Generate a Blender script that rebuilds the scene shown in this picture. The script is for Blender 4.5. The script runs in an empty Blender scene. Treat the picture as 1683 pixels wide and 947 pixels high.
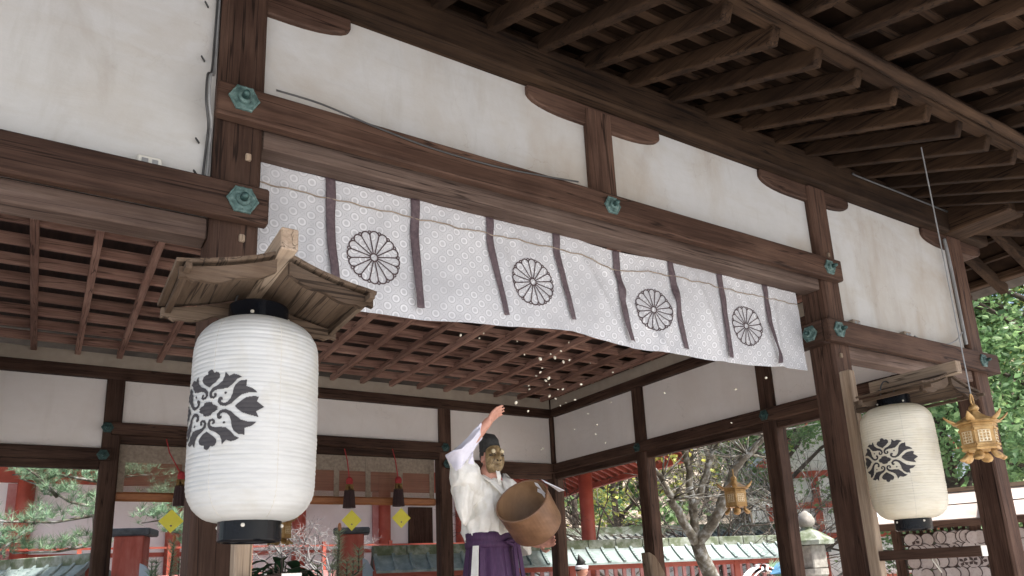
import bpy, bmesh, math, random
from mathutils import Vector, Matrix, noise
random.seed(7)
PI = math.pi
sc = bpy.context.scene
col = sc.collection
V = Vector

# ------------------------------------------------------------------ materials
MATS = {}
def new_mat(name):
    m = bpy.data.materials.new(name); m.use_nodes = True
    nt = m.node_tree; nt.nodes.clear()
    out = nt.nodes.new('ShaderNodeOutputMaterial')
    b = nt.nodes.new('ShaderNodeBsdfPrincipled')
    nt.links.new(b.outputs[0], out.inputs[0])
    return m, nt, b, out
def N(nt, typ, **kw):
    n = nt.nodes.new(typ)
    for k, v in kw.items(): setattr(n, k, v)
    return n
def coords(nt, scale=(1, 1, 1), out='Object', rot=(0, 0, 0)):
    tc = N(nt, 'ShaderNodeTexCoord'); mp = N(nt, 'ShaderNodeMapping')
    mp.inputs['Scale'].default_value = scale; mp.inputs['Rotation'].default_value = rot
    nt.links.new(tc.outputs[out], mp.inputs[0]); return mp.outputs[0]
def tex(nt, vec, scale, detail=6, rough=.6, dist=0):
    n = N(nt, 'ShaderNodeTexNoise'); n.inputs['Scale'].default_value = scale
    n.inputs['Detail'].default_value = detail; n.inputs['Roughness'].default_value = rough
    n.inputs['Distortion'].default_value = dist
    nt.links.new(vec, n.inputs['Vector']); return n.outputs['Fac']
def ramp(nt, fac, stops):
    r = N(nt, 'ShaderNodeValToRGB'); e = r.color_ramp.elements
    while len(e) < len(stops): e.new(.5)
    for i, (p, c) in enumerate(stops):
        e[i].position = p; e[i].color = (*c, 1) if len(c) == 3 else c
    nt.links.new(fac, r.inputs[0]); return r.outputs[0]
def mixc(nt, fac, a, b, mode='MIX'):
    m = N(nt, 'ShaderNodeMix', data_type='RGBA', blend_type=mode)
    for sock, v in ((m.inputs[0], fac), (m.inputs[6], a), (m.inputs[7], b)):
        if isinstance(v, (int, float)): sock.default_value = v
        elif isinstance(v, tuple): sock.default_value = (*v, 1)
        else: nt.links.new(v, sock)
    return m.outputs[2]
def math_n(nt, op, a, b=None, c=None):
    m = N(nt, 'ShaderNodeMath', operation=op)
    for i, v in enumerate((a, b, c)):
        if v is None: continue
        if isinstance(v, (int, float)): m.inputs[i].default_value = v
        else: nt.links.new(v, m.inputs[i])
    return m.outputs[0]
def bump(nt, b, h, strength=.3, dist=.01):
    bp = N(nt, 'ShaderNodeBump'); bp.inputs['Strength'].default_value = strength
    bp.inputs['Distance'].default_value = dist
    nt.links.new(h, bp.inputs['Height']); nt.links.new(bp.outputs[0], b.inputs['Normal'])

def wood(name, axis, dark, light, rough=.75, weather=.5, wcol=None):
    key = (name, axis)
    if key in MATS: return MATS[key]
    m, nt, b, _ = new_mat(name + '_' + axis)
    s = {'x': (1.2, 28, 28), 'y': (28, 1.2, 28), 'z': (28, 28, 1.2)}[axis]
    v = coords(nt, s)
    g = tex(nt, v, 1.0, 8, .65, .6)
    big = tex(nt, coords(nt, (1, 1, 1)), 1.7, 5, .6)
    fine = tex(nt, coords(nt, tuple(k * 4 for k in s)), 1.0, 4, .6)
    c = ramp(nt, g, [(.28, dark), (.72, light)])
    if wcol is None: wcol = tuple(min(1, k * 1.5 + .02) for k in light)
    streak = tex(nt, coords(nt, tuple(.7 if k < 2 else 7 for k in s)), 1.0, 6, .65, .3)
    f = ramp(nt, math_n(nt, 'MULTIPLY_ADD', streak, .6, math_n(nt, 'MULTIPLY', big, .4)), [(.44, (0, 0, 0)), (.62, (weather,) * 3)])
    crack = tex(nt, coords(nt, tuple(.5 if k < 2 else 16 for k in s)), 1.0, 3, .5, .4)
    c = mixc(nt, f, c, wcol)
    c = mixc(nt, ramp(nt, fine, [(.3, (.35,) * 3), (.55, (0, 0, 0))]), c, tuple(k * .45 for k in dark))
    c = mixc(nt, ramp(nt, crack, [(.485, (0, 0, 0)), (.497, (.8,) * 3), (.503, (.8,) * 3), (.515, (0, 0, 0))]), c, tuple(k * .3 for k in dark))
    info = N(nt, 'ShaderNodeObjectInfo')
    hs = N(nt, 'ShaderNodeHueSaturation')
    nt.links.new(c, hs.inputs['Color'])
    nt.links.new(math_n(nt, 'MULTIPLY_ADD', info.outputs['Random'], .45, .78), hs.inputs['Value'])
    nt.links.new(hs.outputs[0], b.inputs['Base Color'])
    b.inputs['Roughness'].default_value = rough; b.inputs['Specular IOR Level'].default_value = .14
    bump(nt, b, g, .45, .008)
    MATS[key] = m; return m
def DW(axis): return wood('dark_wood', axis, (.022, .0112, .0078), (.076, .041, .028), .7, .6, (.135, .080, .057))
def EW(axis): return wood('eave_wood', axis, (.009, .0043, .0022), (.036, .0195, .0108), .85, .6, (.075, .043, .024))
def CW(axis): return wood('ceiling_wood', axis, (.14, .075, .058), (.36, .205, .155), .75, .5, (.50, .32, .25))
def LW(axis): return wood('lintel_wood', axis, (.055, .034, .026), (.13, .088, .07), .75, .6, (.19, .14, .115))  # lighter brown than the beams; also paints in ground light on the underside
def PW(axis): return wood('pale_wood', axis, (.17, .115, .077), (.33, .245, .17), .75, .6, (.38, .31, .24))
def RW(axis): return wood('roof_wood', axis, (.034, .021, .013), (.085, .055, .035), .8, .65, (.15, .112, .082))

def speckled(name, stops, scale=4, rough=.8, bstr=.2, bdist=.01, metal=0, detail=6, space='Object', sc3=(1, 1, 1)):
    if name in MATS: return MATS[name]
    m, nt, b, _ = new_mat(name)
    f = tex(nt, coords(nt, sc3, space), scale, detail, .62)
    nt.links.new(ramp(nt, f, stops), b.inputs['Base Color'])
    b.inputs['Roughness'].default_value = rough; b.inputs['Metallic'].default_value = metal
    if bstr: bump(nt, b, f, bstr, bdist)
    MATS[name] = m; return m

def plaster(name, base, stain, grime):
    m, nt, b, _ = new_mat(name)
    v = coords(nt)
    a = tex(nt, v, .9, 7, .62, .8); d = tex(nt, v, 14, 6, .7); e = tex(nt, coords(nt, (2.2, 2.2, .5)), 1.6, 6, .65, .5)
    c = mixc(nt, ramp(nt, a, [(.44, (0, 0, 0)), (.66, (.9,) * 3)]), base, stain)
    c = mixc(nt, ramp(nt, e, [(.52, (0, 0, 0)), (.8, (.6,) * 3)]), c, grime)
    c = mixc(nt, ramp(nt, d, [(.3, (.10,) * 3), (.6, (0, 0, 0))]), c, grime)
    vo = N(nt, 'ShaderNodeTexVoronoi', feature='DISTANCE_TO_EDGE'); vo.inputs['Scale'].default_value = .8
    wv = N(nt, 'ShaderNodeVectorMath', operation='ADD'); nn = N(nt, 'ShaderNodeTexNoise'); nn.inputs['Scale'].default_value = 3.5; nn.inputs['Detail'].default_value = 8
    nt.links.new(v, nn.inputs['Vector']); sc_ = N(nt, 'ShaderNodeVectorMath', operation='SCALE'); sc_.inputs['Scale'].default_value = .9
    nt.links.new(nn.outputs['Color'], sc_.inputs[0]); nt.links.new(v, wv.inputs[0]); nt.links.new(sc_.outputs[0], wv.inputs[1]); nt.links.new(wv.outputs[0], vo.inputs['Vector'])
    ck = math_n(nt, 'MULTIPLY', ramp(nt, vo.outputs['Distance'], [(0, (.28,) * 3), (.004, (0, 0, 0))]), ramp(nt, a, [(.42, (0, 0, 0)), (.58, (1,) * 3)]))
    c = mixc(nt, ck, c, tuple(k * .5 for k in grime))
    trowel = tex(nt, coords(nt, (2.5, 2.5, 11), 'Object', (.0, .5, 0)), 1.0, 5, .6, .6)
    c = mixc(nt, ramp(nt, trowel, [(.5, (0, 0, 0)), (.72, (.28,) * 3)]), c, stain)
    nt.links.new(c, b.inputs['Base Color']); b.inputs['Roughness'].default_value = .9
    bump(nt, b, math_n(nt, 'ADD', d, math_n(nt, 'MULTIPLY', trowel, 1.5)), .16, .008); return m
M_plaster = plaster('old_plaster', (.44, .435, .425), (.36, .32, .27), (.25, .21, .165))
M_plaster_in = plaster('inner_plaster', (.80, .755, .715), (.74, .685, .635), (.66, .60, .54))
M_white = plaster('hall_plaster', (.80, .79, .79), (.74, .72, .71), (.66, .63, .62))
M_strip = speckled('cream_board', [(.3, (.34, .285, .225)), (.7, (.42, .36, .29))], 6, .8)
M_verd = speckled('verdigris', [(.3, (.022, .048, .045)), (.52, (.07, .125, .115)), (.75, (.19, .26, .24))], 30, .7, .4, .003)
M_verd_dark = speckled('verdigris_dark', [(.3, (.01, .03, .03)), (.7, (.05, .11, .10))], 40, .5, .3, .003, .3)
M_black = speckled('black_lacquer', [(.3, (.003, .0035, .005)), (.7, (.006, .007, .010))], 8, .22, 0)
M_black.node_tree.nodes['Principled BSDF'].inputs['Specular IOR Level'].default_value = .22
M_ink = speckled('ink', [(.3, (.022, .02, .022)), (.7, (.04, .036, .038))], 30, .8, 0)
M_string = speckled('pale_string', [(.3, (.45, .42, .36)), (.7, (.6, .57, .5))], 40, .9, .2)
M_cable = speckled('grey_cable', [(.3, (.16, .16, .16)), (.7, (.26, .26, .26))], 10, .5, 0)
M_cable_d = speckled('dark_cable', [(.3, (.03, .03, .03)), (.7, (.05, .05, .05))], 10, .5, 0)
M_plastic = speckled('old_white_plastic', [(.3, (.5, .48, .42)), (.7, (.62, .6, .55))], 20, .4, 0)
M_verm = speckled('vermilion', [(.25, (.26, .045, .028)), (.5, (.36, .07, .042)), (.8, (.42, .13, .09))], 3, .55, .1, .004)
M_verm_old = speckled('faded_vermilion', [(.25, (.13, .035, .025)), (.48, (.36, .075, .05)), (.62, (.42, .12, .09)), (.8, (.55, .38, .34))], 3.5, .75, .3, .006, 0, 8, 'Object', (2, 2, .5))
M_verm_pink = speckled('worn_and_lit_pink', [(.3, (.38, .13, .12)), (.7, (.50, .26, .25))], 5, .75, .2, .004)  # worn pink paint, also used for the painted lit sides of columns
M_gold = speckled('gilt_bronze', [(.25, (.16, .09, .032)), (.5, (.38, .23, .085)), (.8, (.55, .38, .17))], 22, .5, .25, .003, .35)
M_gold_pale = speckled('gilt_pale', [(.3, (.45, .34, .2)), (.5, (.62, .50, .32)), (.7, (.8, .72, .55))], 60, .5, .4, .003, .4)
M_copper = speckled('copper_roof', [(.25, (.10, .135, .13)), (.5, (.20, .25, .24)), (.8, (.34, .38, .36))], 6, .6, .2, .004)
M_moss = speckled('mossy_stone', [(.25, (.045, .06, .03)), (.45, (.10, .12, .07)), (.6, (.22, .24, .20)), (.8, (.34, .36, .33))], 5, .9, .5, .01)
M_stone = speckled('grey_stone', [(.3, (.14, .13, .11)), (.7, (.30, .28, .25))], 12, .9, .4, .008)
M_gravel = speckled('gravel_ground', [(.3, (.42, .415, .41)), (.7, (.57, .565, .555))], 60, .95, .5, .02)
M_bark = speckled('lichen_bark', [(.3, (.045, .037, .028)), (.48, (.10, .088, .066)), (.58, (.19, .19, .175)), (.78, (.40, .43, .44))], 9, .9, .6, .012)
M_bark_d = speckled('dark_bark', [(.3, (.03, .022, .016)), (.7, (.11, .085, .065))], 12, .9, .6, .012)
M_twig = speckled('silver_twig', [(.3, (.13, .125, .12)), (.7, (.32, .315, .31))], 12, .8, .2)
M_purple = speckled('purple_hakama', [(.3, (.035, .010, .045)), (.7, (.065, .022, .075))], 40, .7, .2, .002, 0, 6, 'Object', (3, 3, .5))
M_ribbon = speckled('purple_ribbon', [(.35, (.055, .035, .042)), (.6, (.095, .065, .072)), (.74, (.13, .095, .102)), (.82, (.36, .31, .33))], 55, .6, .1, .002)
M_silk = speckled('white_silk', [(.3, (.70, .67, .60)), (.7, (.82, .80, .75))], 25, .6, .15, .003)
M_lav = speckled('pale_lavender_sleeve', [(.3, (.68, .66, .75)), (.7, (.76, .74, .83))], 20, .7, .1, .003)
M_skin = speckled('skin', [(.3, (.50, .235, .165)), (.7, (.60, .31, .23))], 30, .5, .1, .002)
M_hat = speckled('black_gauze_hat', [(.3, (.012, .012, .012)), (.7, (.04, .038, .035))], 90, .7, .5, .003)
M_hair = speckled('black_hair', [(.3, (.008, .007, .006)), (.7, (.02, .017, .015))], 60, .5, .3, .002)
M_mask = speckled('aged_mask', [(.3, (.07, .038, .015)), (.47, (.19, .125, .055)), (.62, (.31, .225, .115)), (.8, (.43, .34, .19))], 30, .45, .25, .003)
M_mask_l = speckled('mask_tuft', [(.3, (.42, .34, .2)), (.7, (.6, .52, .36))], 40, .7, .2)
M_mask_d = speckled('mask_hollow_and_shade', [(.3, (.015, .010, .006)), (.7, (.04, .025, .014))], 20, .8, 0)  # dark of the eye and mouth holes and of the painted shade
M_pail = speckled('pail_wood', [(.3, (.11, .055, .028)), (.5, (.17, .088, .046)), (.75, (.25, .135, .075))], 7, .42, .15, .003, 0, 8, 'Object', (1, 1, 2.5))
M_pail_d = speckled('pail_inside', [(.3, (.17, .09, .042)), (.7, (.26, .15, .075))], 5, .6, .1, .003, 0, 8, 'Object', (3, 3, .6))
M_paper = speckled('white_paper', [(.3, (.76, .76, .80)), (.7, (.82, .82, .86))], 10, .8, 0)
M_bean = speckled('pale_bean', [(.3, (.62, .56, .42)), (.7, (.78, .74, .62))], 40, .7, 0)
M_yellow = speckled('yellow_tag', [(.3, (.84, .76, .05)), (.7, (.88, .82, .10))], 6, .5, 0)
M_red = speckled('red_cord', [(.3, (.28, .02, .025)), (.7, (.42, .04, .04))], 40, .8, .2)
M_tassel = speckled('dark_tassel', [(.3, (.02, .01, .01)), (.7, (.05, .02, .02))], 80, .8, .4, .003, 0, 6, 'Object', (3, 3, .3))
M_orange = speckled('orange_bar', [(.3, (.26, .09, .03)), (.7, (.42, .17, .06))], 6, .5, .1, .004, 0, 6, 'Object', (1, 6, 6))
M_tape = speckled('blind_tape', [(.3, (.20, .155, .115)), (.7, (.33, .27, .21))], 30, .9, .1)
M_blue = speckled('blue_paint', [(.3, (.02, .10, .20)), (.7, (.08, .25, .42))], 6, .4, 0)
M_bluegrey = speckled('pale_copper_roof', [(.3, (.28, .36, .44)), (.7, (.42, .50, .58))], 3, .6, .1)
M_tile = speckled('grey_tile', [(.3, (.10, .11, .10)), (.7, (.24, .25, .23))], 8, .7, .2)
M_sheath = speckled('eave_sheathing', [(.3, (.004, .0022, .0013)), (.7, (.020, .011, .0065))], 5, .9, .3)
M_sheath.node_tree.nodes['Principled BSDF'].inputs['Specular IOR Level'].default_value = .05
M_floor = wood('floor_boards', 'x', (.30, .22, .15), (.46, .36, .26), .6, .4)

def leaf_mat(name, c1, c2, c3, trans=.35):
    m, nt, b, out = new_mat(name)
    g = N(nt, 'ShaderNodeNewGeometry'); info = N(nt, 'ShaderNodeObjectInfo')
    f = tex(nt, coords(nt), .9, 3, .6)
    r = math_n(nt, 'MULTIPLY_ADD', g.outputs['Random Per Island'], .55, math_n(nt, 'MULTIPLY', f, .5))
    c = ramp(nt, r, [(.2, c1), (.5, c2), (.85, c3)])
    nt.links.new(c, b.inputs['Base Color']); b.inputs['Roughness'].default_value = .5
    t = N(nt, 'ShaderNodeBsdfTranslucent'); nt.links.new(c, t.inputs[0])
    mx = N(nt, 'ShaderNodeMixShader'); mx.inputs[0].default_value = trans
    nt.links.new(b.outputs[0], mx.inputs[1]); nt.links.new(t.outputs[0], mx.inputs[2])
    nt.links.new(mx.outputs[0], out.inputs[0]); return m
M_leaf = leaf_mat('broad_leaf', (.09, .17, .07), (.17, .29, .12), (.32, .44, .19), .5)
M_leaf_y = leaf_mat('yellow_leaf', (.16, .20, .05), (.36, .38, .09), (.58, .54, .12), .45)
M_leaf_b = leaf_mat('brown_leaf', (.22, .19, .12), (.38, .34, .24), (.54, .49, .37), .4)
M_pine = leaf_mat('pine_needle', (.12, .23, .15), (.22, .35, .22), (.38, .48, .32), .4)
M_darkleaf = leaf_mat('dark_glossy_leaf', (.006, .02, .008), (.012, .042, .016), (.04, .10, .045), .15)
M_seed = leaf_mat('young_needle', (.16, .20, .11), (.27, .32, .2), (.4, .44, .3), .25)

def paper_mat(name, col1, col2):
    m, nt, b, out = new_mat(name)
    f = tex(nt, coords(nt, (1, 1, 5)), 12, 5, .6)
    c = ramp(nt, f, [(.3, col1), (.7, col2)])
    st_ = tex(nt, coords(nt, (1, 1, .6)), 5, 6, .65, .5)
    c = mixc(nt, ramp(nt, st_, [(.5, (0, 0, 0)), (.72, (.45,) * 3)]), c, tuple(k * q for k, q in zip(col1, (.86, .78, .62))))
    nt.links.new(c, b.inputs['Base Color']); b.inputs['Roughness'].default_value = .38
    t = N(nt, 'ShaderNodeBsdfTranslucent'); nt.links.new(c, t.inputs[0])
    mx = N(nt, 'ShaderNodeMixShader'); mx.inputs[0].default_value = .30
    nt.links.new(b.outputs[0], mx.inputs[1]); nt.links.new(t.outputs[0], mx.inputs[2])
    nt.links.new(mx.outputs[0], out.inputs[0]); return m
M_lan = paper_mat('oiled_lantern_paper', (.52, .522, .505), (.59, .592, .575))
M_lan2 = paper_mat('cream_lantern_paper', (.63, .585, .475), (.70, .66, .55))

def brocade():
    m, nt, b, out = new_mat('white_brocade')
    tc = N(nt, 'ShaderNodeTexCoord'); sp = N(nt, 'ShaderNodeSeparateXYZ')
    nt.links.new(tc.outputs['UV'], sp.inputs[0])
    P = .085
    u = math_n(nt, 'DIVIDE', math_n(nt, 'ADD', sp.outputs[0], sp.outputs[1]), P * 1.0)
    w = math_n(nt, 'DIVIDE', math_n(nt, 'SUBTRACT', sp.outputs[0], sp.outputs[1]), P * 1.0)
    fu = math_n(nt, 'SUBTRACT', math_n(nt, 'FRACT', u), .5); fw = math_n(nt, 'SUBTRACT', math_n(nt, 'FRACT', w), .5)
    r = math_n(nt, 'SQRT', math_n(nt, 'ADD', math_n(nt, 'MULTIPLY', fu, fu), math_n(nt, 'MULTIPLY', fw, fw)))
    ring = ramp(nt, r, [(0, (.35,) * 3), (.17, (.35,) * 3), (.20, (1,) * 3), (.31, (1,) * 3), (.34, (.15,) * 3), (.40, (.1,) * 3), (.43, (.75,) * 3), (.55, (.2,) * 3)])
    gu = math_n(nt, 'ABSOLUTE', fu); gw = math_n(nt, 'ABSOLUTE', fw)
    edge = math_n(nt, 'GREATER_THAN', math_n(nt, 'MAXIMUM', gu, gw), .44)
    k = math_n(nt, 'MULTIPLY', edge, .55)
    pat = math_n(nt, 'MAXIMUM', ring, k)
    big = tex(nt, tc.outputs['UV'], 3, 4, .6)
    pat2 = math_n(nt, 'MULTIPLY_ADD', pat, ramp(nt, big, [(.36, (.35,) * 3), (.62, (.95,) * 3)]), .06)  # noise fades the woven pattern in patches, painting silk sheen into the colour
    c = mixc(nt, pat2, (.39, .388, .405), (.75, .75, .765))
    nt.links.new(c, b.inputs['Base Color'])
    nt.links.new(math_n(nt, 'MULTIPLY_ADD', pat2, -.3, .62), b.inputs['Roughness'])
    t = N(nt, 'ShaderNodeBsdfTranslucent'); nt.links.new(c, t.inputs[0])
    mx = N(nt, 'ShaderNodeMixShader'); mx.inputs[0].default_value = .2
    nt.links.new(b.outputs[0], mx.inputs[1]); nt.links.new(t.outputs[0], mx.inputs[2])
    nt.links.new(mx.outputs[0], out.inputs[0]); return m
M_broc = brocade()

def blind_mat():
    m, nt, b, out = new_mat('bamboo_blind')
    tc = N(nt, 'ShaderNodeTexCoord'); sp = N(nt, 'ShaderNodeSeparateXYZ'); nt.links.new(tc.outputs['Object'], sp.inputs[0])
    f = tex(nt, coords(nt, (1, 1, 90)), 1, 3, .5)
    c = ramp(nt, f, [(.3, (.13, .075, .045)), (.7, (.25, .155, .095))])
    nt.links.new(c, b.inputs['Base Color']); b.inputs['Roughness'].default_value = .6
    slat = math_n(nt, 'FRACT', math_n(nt, 'MULTIPLY', sp.outputs[2], 90))
    gap = math_n(nt, 'GREATER_THAN', slat, .60)
    t = N(nt, 'ShaderNodeBsdfTransparent')
    mx = N(nt, 'ShaderNodeMixShader'); nt.links.new(gap, mx.inputs[0])
    nt.links.new(b.outputs[0], mx.inputs[1]); nt.links.new(t.outputs[0], mx.inputs[2])
    nt.links.new(mx.outputs[0], out.inputs[0]); return m
M_blind = blind_mat()

# ------------------------------------------------------------------ mesh helpers
class MB:
    def __init__(s): s.v = []; s.f = []; s.uv = None
    def add(s, vs, fs):
        o = len(s.v); s.v += [tuple(p) for p in vs]; s.f += [tuple(i + o for i in f) for f in fs]; return s
    def box(s, x0, x1, y0, y1, z0, z1):
        return s.add([(x, y, z) for z in (z0, z1) for y in (y0, y1) for x in (x0, x1)],
                     [(0, 2, 3, 1), (4, 5, 7, 6), (0, 1, 5, 4), (2, 6, 7, 3), (0, 4, 6, 2), (1, 3, 7, 5)])
    def bar(s, a, b, w, h, up=(0, 0, 1), w2=None, h2=None):
        a = V(a); b = V(b); d = (b - a).normalized(); up = V(up)
        if abs(d.dot(up)) > .98: up = V((0, 1, 0))
        x = d.cross(up).normalized(); y = x.cross(d).normalized()
        w2 = w2 or w; h2 = h2 or h
        vs = []
        for p, ww, hh in ((a, w, h), (b, w2, h2)):
            for i, j in ((-1, -1), (1, -1), (1, 1), (-1, 1)): vs.append(p + x * (i * ww / 2) + y * (j * hh / 2))
        return s.add(vs, [(0, 1, 2, 3), (7, 6, 5, 4), (0, 4, 5, 1), (1, 5, 6, 2), (2, 6, 7, 3), (3, 7, 4, 0)])
    def rings(s, rings, close=True, cap=True):
        n = len(rings[0]); o = len(s.v)
        for r in rings: s.v += [tuple(p) for p in r]
        for k in range(len(rings) - 1):
            for i in range(n if close else n - 1):
                j = (i + 1) % n
                s.f.append((o + k * n + i, o + k * n + j, o + (k + 1) * n + j, o + (k + 1) * n + i))
        if cap and close:
            s.f.append(tuple(o + i for i in reversed(range(n)))); s.f.append(tuple(o + (len(rings) - 1) * n + i for i in range(n)))
        return s
    def tube(s, pts, rad, n=8):
        pts = [V(p) for p in pts]
        if isinstance(rad, (int, float)): rad = [rad] * len(pts)
        rs = []; x = None
        for i, p in enumerate(pts):
            d = (pts[min(i + 1, len(pts) - 1)] - pts[max(i - 1, 0)]).normalized()
            if x is None:
                x = d.cross(V((0, 0, 1)));
                if x.length < .1: x = d.cross(V((0, 1, 0)))
            x = (x - d * x.dot(d)).normalized(); y = d.cross(x)
            rs.append([p + (x * math.cos(2 * PI * k / n) + y * math.sin(2 * PI * k / n)) * rad[i] for k in range(n)])
        return s.rings(rs)
    def lathe(s, prof, c=(0, 0, 0), n=24, cap=True):
        c = V(c)
        return s.rings([[c + V((r * math.cos(2 * PI * k / n), r * math.sin(2 * PI * k / n), z)) for k in range(n)] for r, z in prof], True, cap)
    def ball(s, c, r, n=12, m=8, sx=1, sy=1, sz=1, rot=None):
        rs = []
        for i in range(1, m):
            t = PI * i / m
            ring = []
            for k in range(n):
                p = V((math.sin(t) * math.cos(2 * PI * k / n) * sx, math.sin(t) * math.sin(2 * PI * k / n) * sy, -math.cos(t) * sz)) * r
                if rot: p = rot @ p
                ring.append(V(c) + p)
            rs.append(ring)
        return s.rings(rs)
    def prism(s, poly, axis, a, b):
        def mk(p, t): return {'x': (t, p[0], p[1]), 'y': (p[0], t, p[1]), 'z': (p[0], p[1], t)}[axis]
        n = len(poly)
        return s.add([mk(p, a) for p in poly] + [mk(p, b) for p in poly],
                     [tuple(range(n)), tuple(reversed(range(n, 2 * n)))] + [(i, i + n, (i + 1) % n + n, (i + 1) % n) for i in range(n)])
    def sc(s, c, k):
        c = V(c); M = Matrix.Rotation(-.36, 3, 'Z'); s.v = [tuple(c + M @ (V(p) - c) * k) for p in s.v]; return s
    def xf(s, M):
        s.v = [tuple(M @ V(p)) for p in s.v]; return s
    def build(s, name, mat, parent=None, smooth=False, bevel=0, solid=0, sub=0, tagd=None):
        me = bpy.data.meshes.new(name); me.from_pydata(s.v, [], s.f)
        bm = bmesh.new(); bm.from_mesh(me); bmesh.ops.recalc_face_normals(bm, faces=bm.faces); bm.to_mesh(me); bm.free()
        if s.uv is not None:
            ul = me.uv_layers.new(name='UVMap')
            for l in me.loops: ul.data[l.index].uv = s.uv[l.vertex_index]
        me.materials.append(mat)
        if smooth:
            for p in me.polygons: p.use_smooth = True
        o = bpy.data.objects.new(name, me); col.objects.link(o)
        if parent: o.parent = parent
        if bevel:
            bv = o.modifiers.new('b', 'BEVEL'); bv.width = bevel; bv.segments = 1; bv.limit_method = 'ANGLE'
        if solid:
            so = o.modifiers.new('s', 'SOLIDIFY'); so.thickness = solid; so.offset = 0
        if sub:
            su = o.modifiers.new('u', 'SUBSURF'); su.levels = su.render_levels = sub
        if tagd: tag(o, *tagd)
        return o
def tag(o, label=None, cat=None, group=None, kind=None):
    if label: o['label'] = label
    if cat: o['category'] = cat
    if group: o['group'] = group
    if kind: o['kind'] = kind
    return o
def thing(name, label, cat, loc=(0, 0, 0), group=None, rz=0):
    e = bpy.data.objects.new(name, None); col.objects.link(e); e.empty_display_size = .1
    e.location = loc; e.rotation_euler = (0, 0, rz)
    return tag(e, label, cat, group)
def copy_tree(o, parent=None):
    c = o.copy(); col.objects.link(c)
    if parent: c.parent = parent
    for ch in list(o.children): copy_tree(ch, c)
    return c
def nz(p, s=1.0): return noise.noise(V(p) * s)

# ------------------------------------------------------------------ camera, sky, sun
cam = bpy.data.cameras.new('camera'); co = bpy.data.objects.new('camera', cam); col.objects.link(co)
yaw, pitch, roll, FPX = .564200821, .249716926, .0442645488, 1230.9
f = V((math.sin(yaw) * math.cos(pitch), math.cos(yaw) * math.cos(pitch), math.sin(pitch)))
r0 = V((math.cos(yaw), -math.sin(yaw), 0)); d0 = f.cross(r0)
r = r0 * math.cos(roll) + d0 * math.sin(roll); d = -r0 * math.sin(roll) + d0 * math.cos(roll)
R3 = Matrix((r, -d, -f)).transposed()
co.matrix_world = Matrix.Translation((0, 0, 1.6)) @ R3.to_4x4()
cam.sensor_width = 36; cam.lens = FPX / 1683 * 36; cam.shift_y = (637.5 - 473.5) / 1683
cam.clip_start = .05; cam.clip_end = 600
sc.camera = co
w = bpy.data.worlds.new('World'); sc.world = w; w.use_nodes = True
nt = w.node_tree; nt.nodes.clear()
sk = nt.nodes.new('ShaderNodeTexSky'); sk.sky_type = 'NISHITA'; sk.sun_disc = False
SUN_EL, SUN_AZ = math.radians(55), math.radians(152)   # azimuth clockwise from +Y
sk.sun_elevation = SUN_EL; sk.sun_rotation = SUN_AZ; sk.dust_density = 4; sk.air_density = 1.0; sk.ozone_density = .6
bg = nt.nodes.new('ShaderNodeBackground'); bg.inputs[1].default_value = .14
wo = nt.nodes.new('ShaderNodeOutputWorld')
nt.links.new(sk.outputs[0], bg.inputs[0]); nt.links.new(bg.outputs[0], wo.inputs[0])
sl = bpy.data.lights.new('sun', 'SUN'); so = bpy.data.objects.new('sun', sl); col.objects.link(so)
sl.energy = 4.4; sl.angle = math.radians(4); sl.color = (1, .97, .93)
sd = V((math.sin(SUN_AZ) * math.cos(SUN_EL), math.cos(SUN_AZ) * math.cos(SUN_EL), math.sin(SUN_EL)))
so.rotation_euler = sd.to_track_quat('Z', 'Y').to_euler()
vs = sc.view_settings; vs.view_transform = 'Standard'; vs.look = 'None'; vs.gamma = 1; vs.exposure = 1.4
sc.cycles.max_bounces = 10; sc.cycles.diffuse_bounces = 6; sc.cycles.transparent_max_bounces = 16

# ------------------------------------------------------------------ ground
g = MB(); g.add([(-250, -250, 0), (250, -250, 0), (250, 250, 0), (-250, 250, 0)], [(0, 1, 2, 3)])
tag(g.build('ground', M_gravel), kind='structure')
hb = MB()
nx, ny = 40, 12
for j in range(ny + 1):
    for i in range(nx + 1):
        t = i / nx; a = math.radians(-25 + 150 * t); rr = 31 + 70 * j / ny
        z = -.3 + 20 * (j / ny) ** .75 + 3.0 * nz((t * 9, j * .5, 3)) * min(1, j * .5)
        hb.v.append((rr * math.sin(a), rr * math.cos(a), z))
for j in range(ny):
    for i in range(nx):
        q = j * (nx + 1) + i; hb.f.append((q, q + 1, q + nx + 2, q + nx + 1))
M_hill = speckled('leaf_litter', [(.3, (.22, .18, .13)), (.5, (.36, .30, .24)), (.7, (.48, .42, .35))], 1.2, .95, .4, .1)
tag(hb.build('hillside', M_hill, smooth=True), kind='structure')

# ------------------------------------------------------------------ worship hall
hall = thing('worship_hall', 'large open timber shrine hall with dark posts, white plaster walls and lattice ceiling', 'shrine hall')
def wbox(name, axis, x0, x1, y0, y1, z0, z1, mat=None, bev=.007, parent=None):
    return MB().box(x0, x1, y0, y1, z0, z1).build(name, mat or DW(axis), parent or hall, bevel=bev)
XP = (-1.30, .57, 4.63, 6.50); YP = (3.10, 5.13, 7.15, 9.17)
FL = .80
wbox('floor', 'x', -1.9, 7.1, 2.55, 9.75, FL - .08, FL, M_floor)
wbox('floor_frame', 'x', -1.85, 7.05, 2.62, 9.68, .05, FL - .085)
for ix, x in enumerate(XP):
    for iy, y in enumerate(YP):
        if ix in (1, 2) and iy in (1, 2): continue
        z1 = 4.31 if iy == 0 else 3.95
        w_ = .098 if iy == 0 else .09
        wbox('post', 'z', x - w_, x + w_, y - w_, y + w_, 0, z1, bev=.016)
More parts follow.
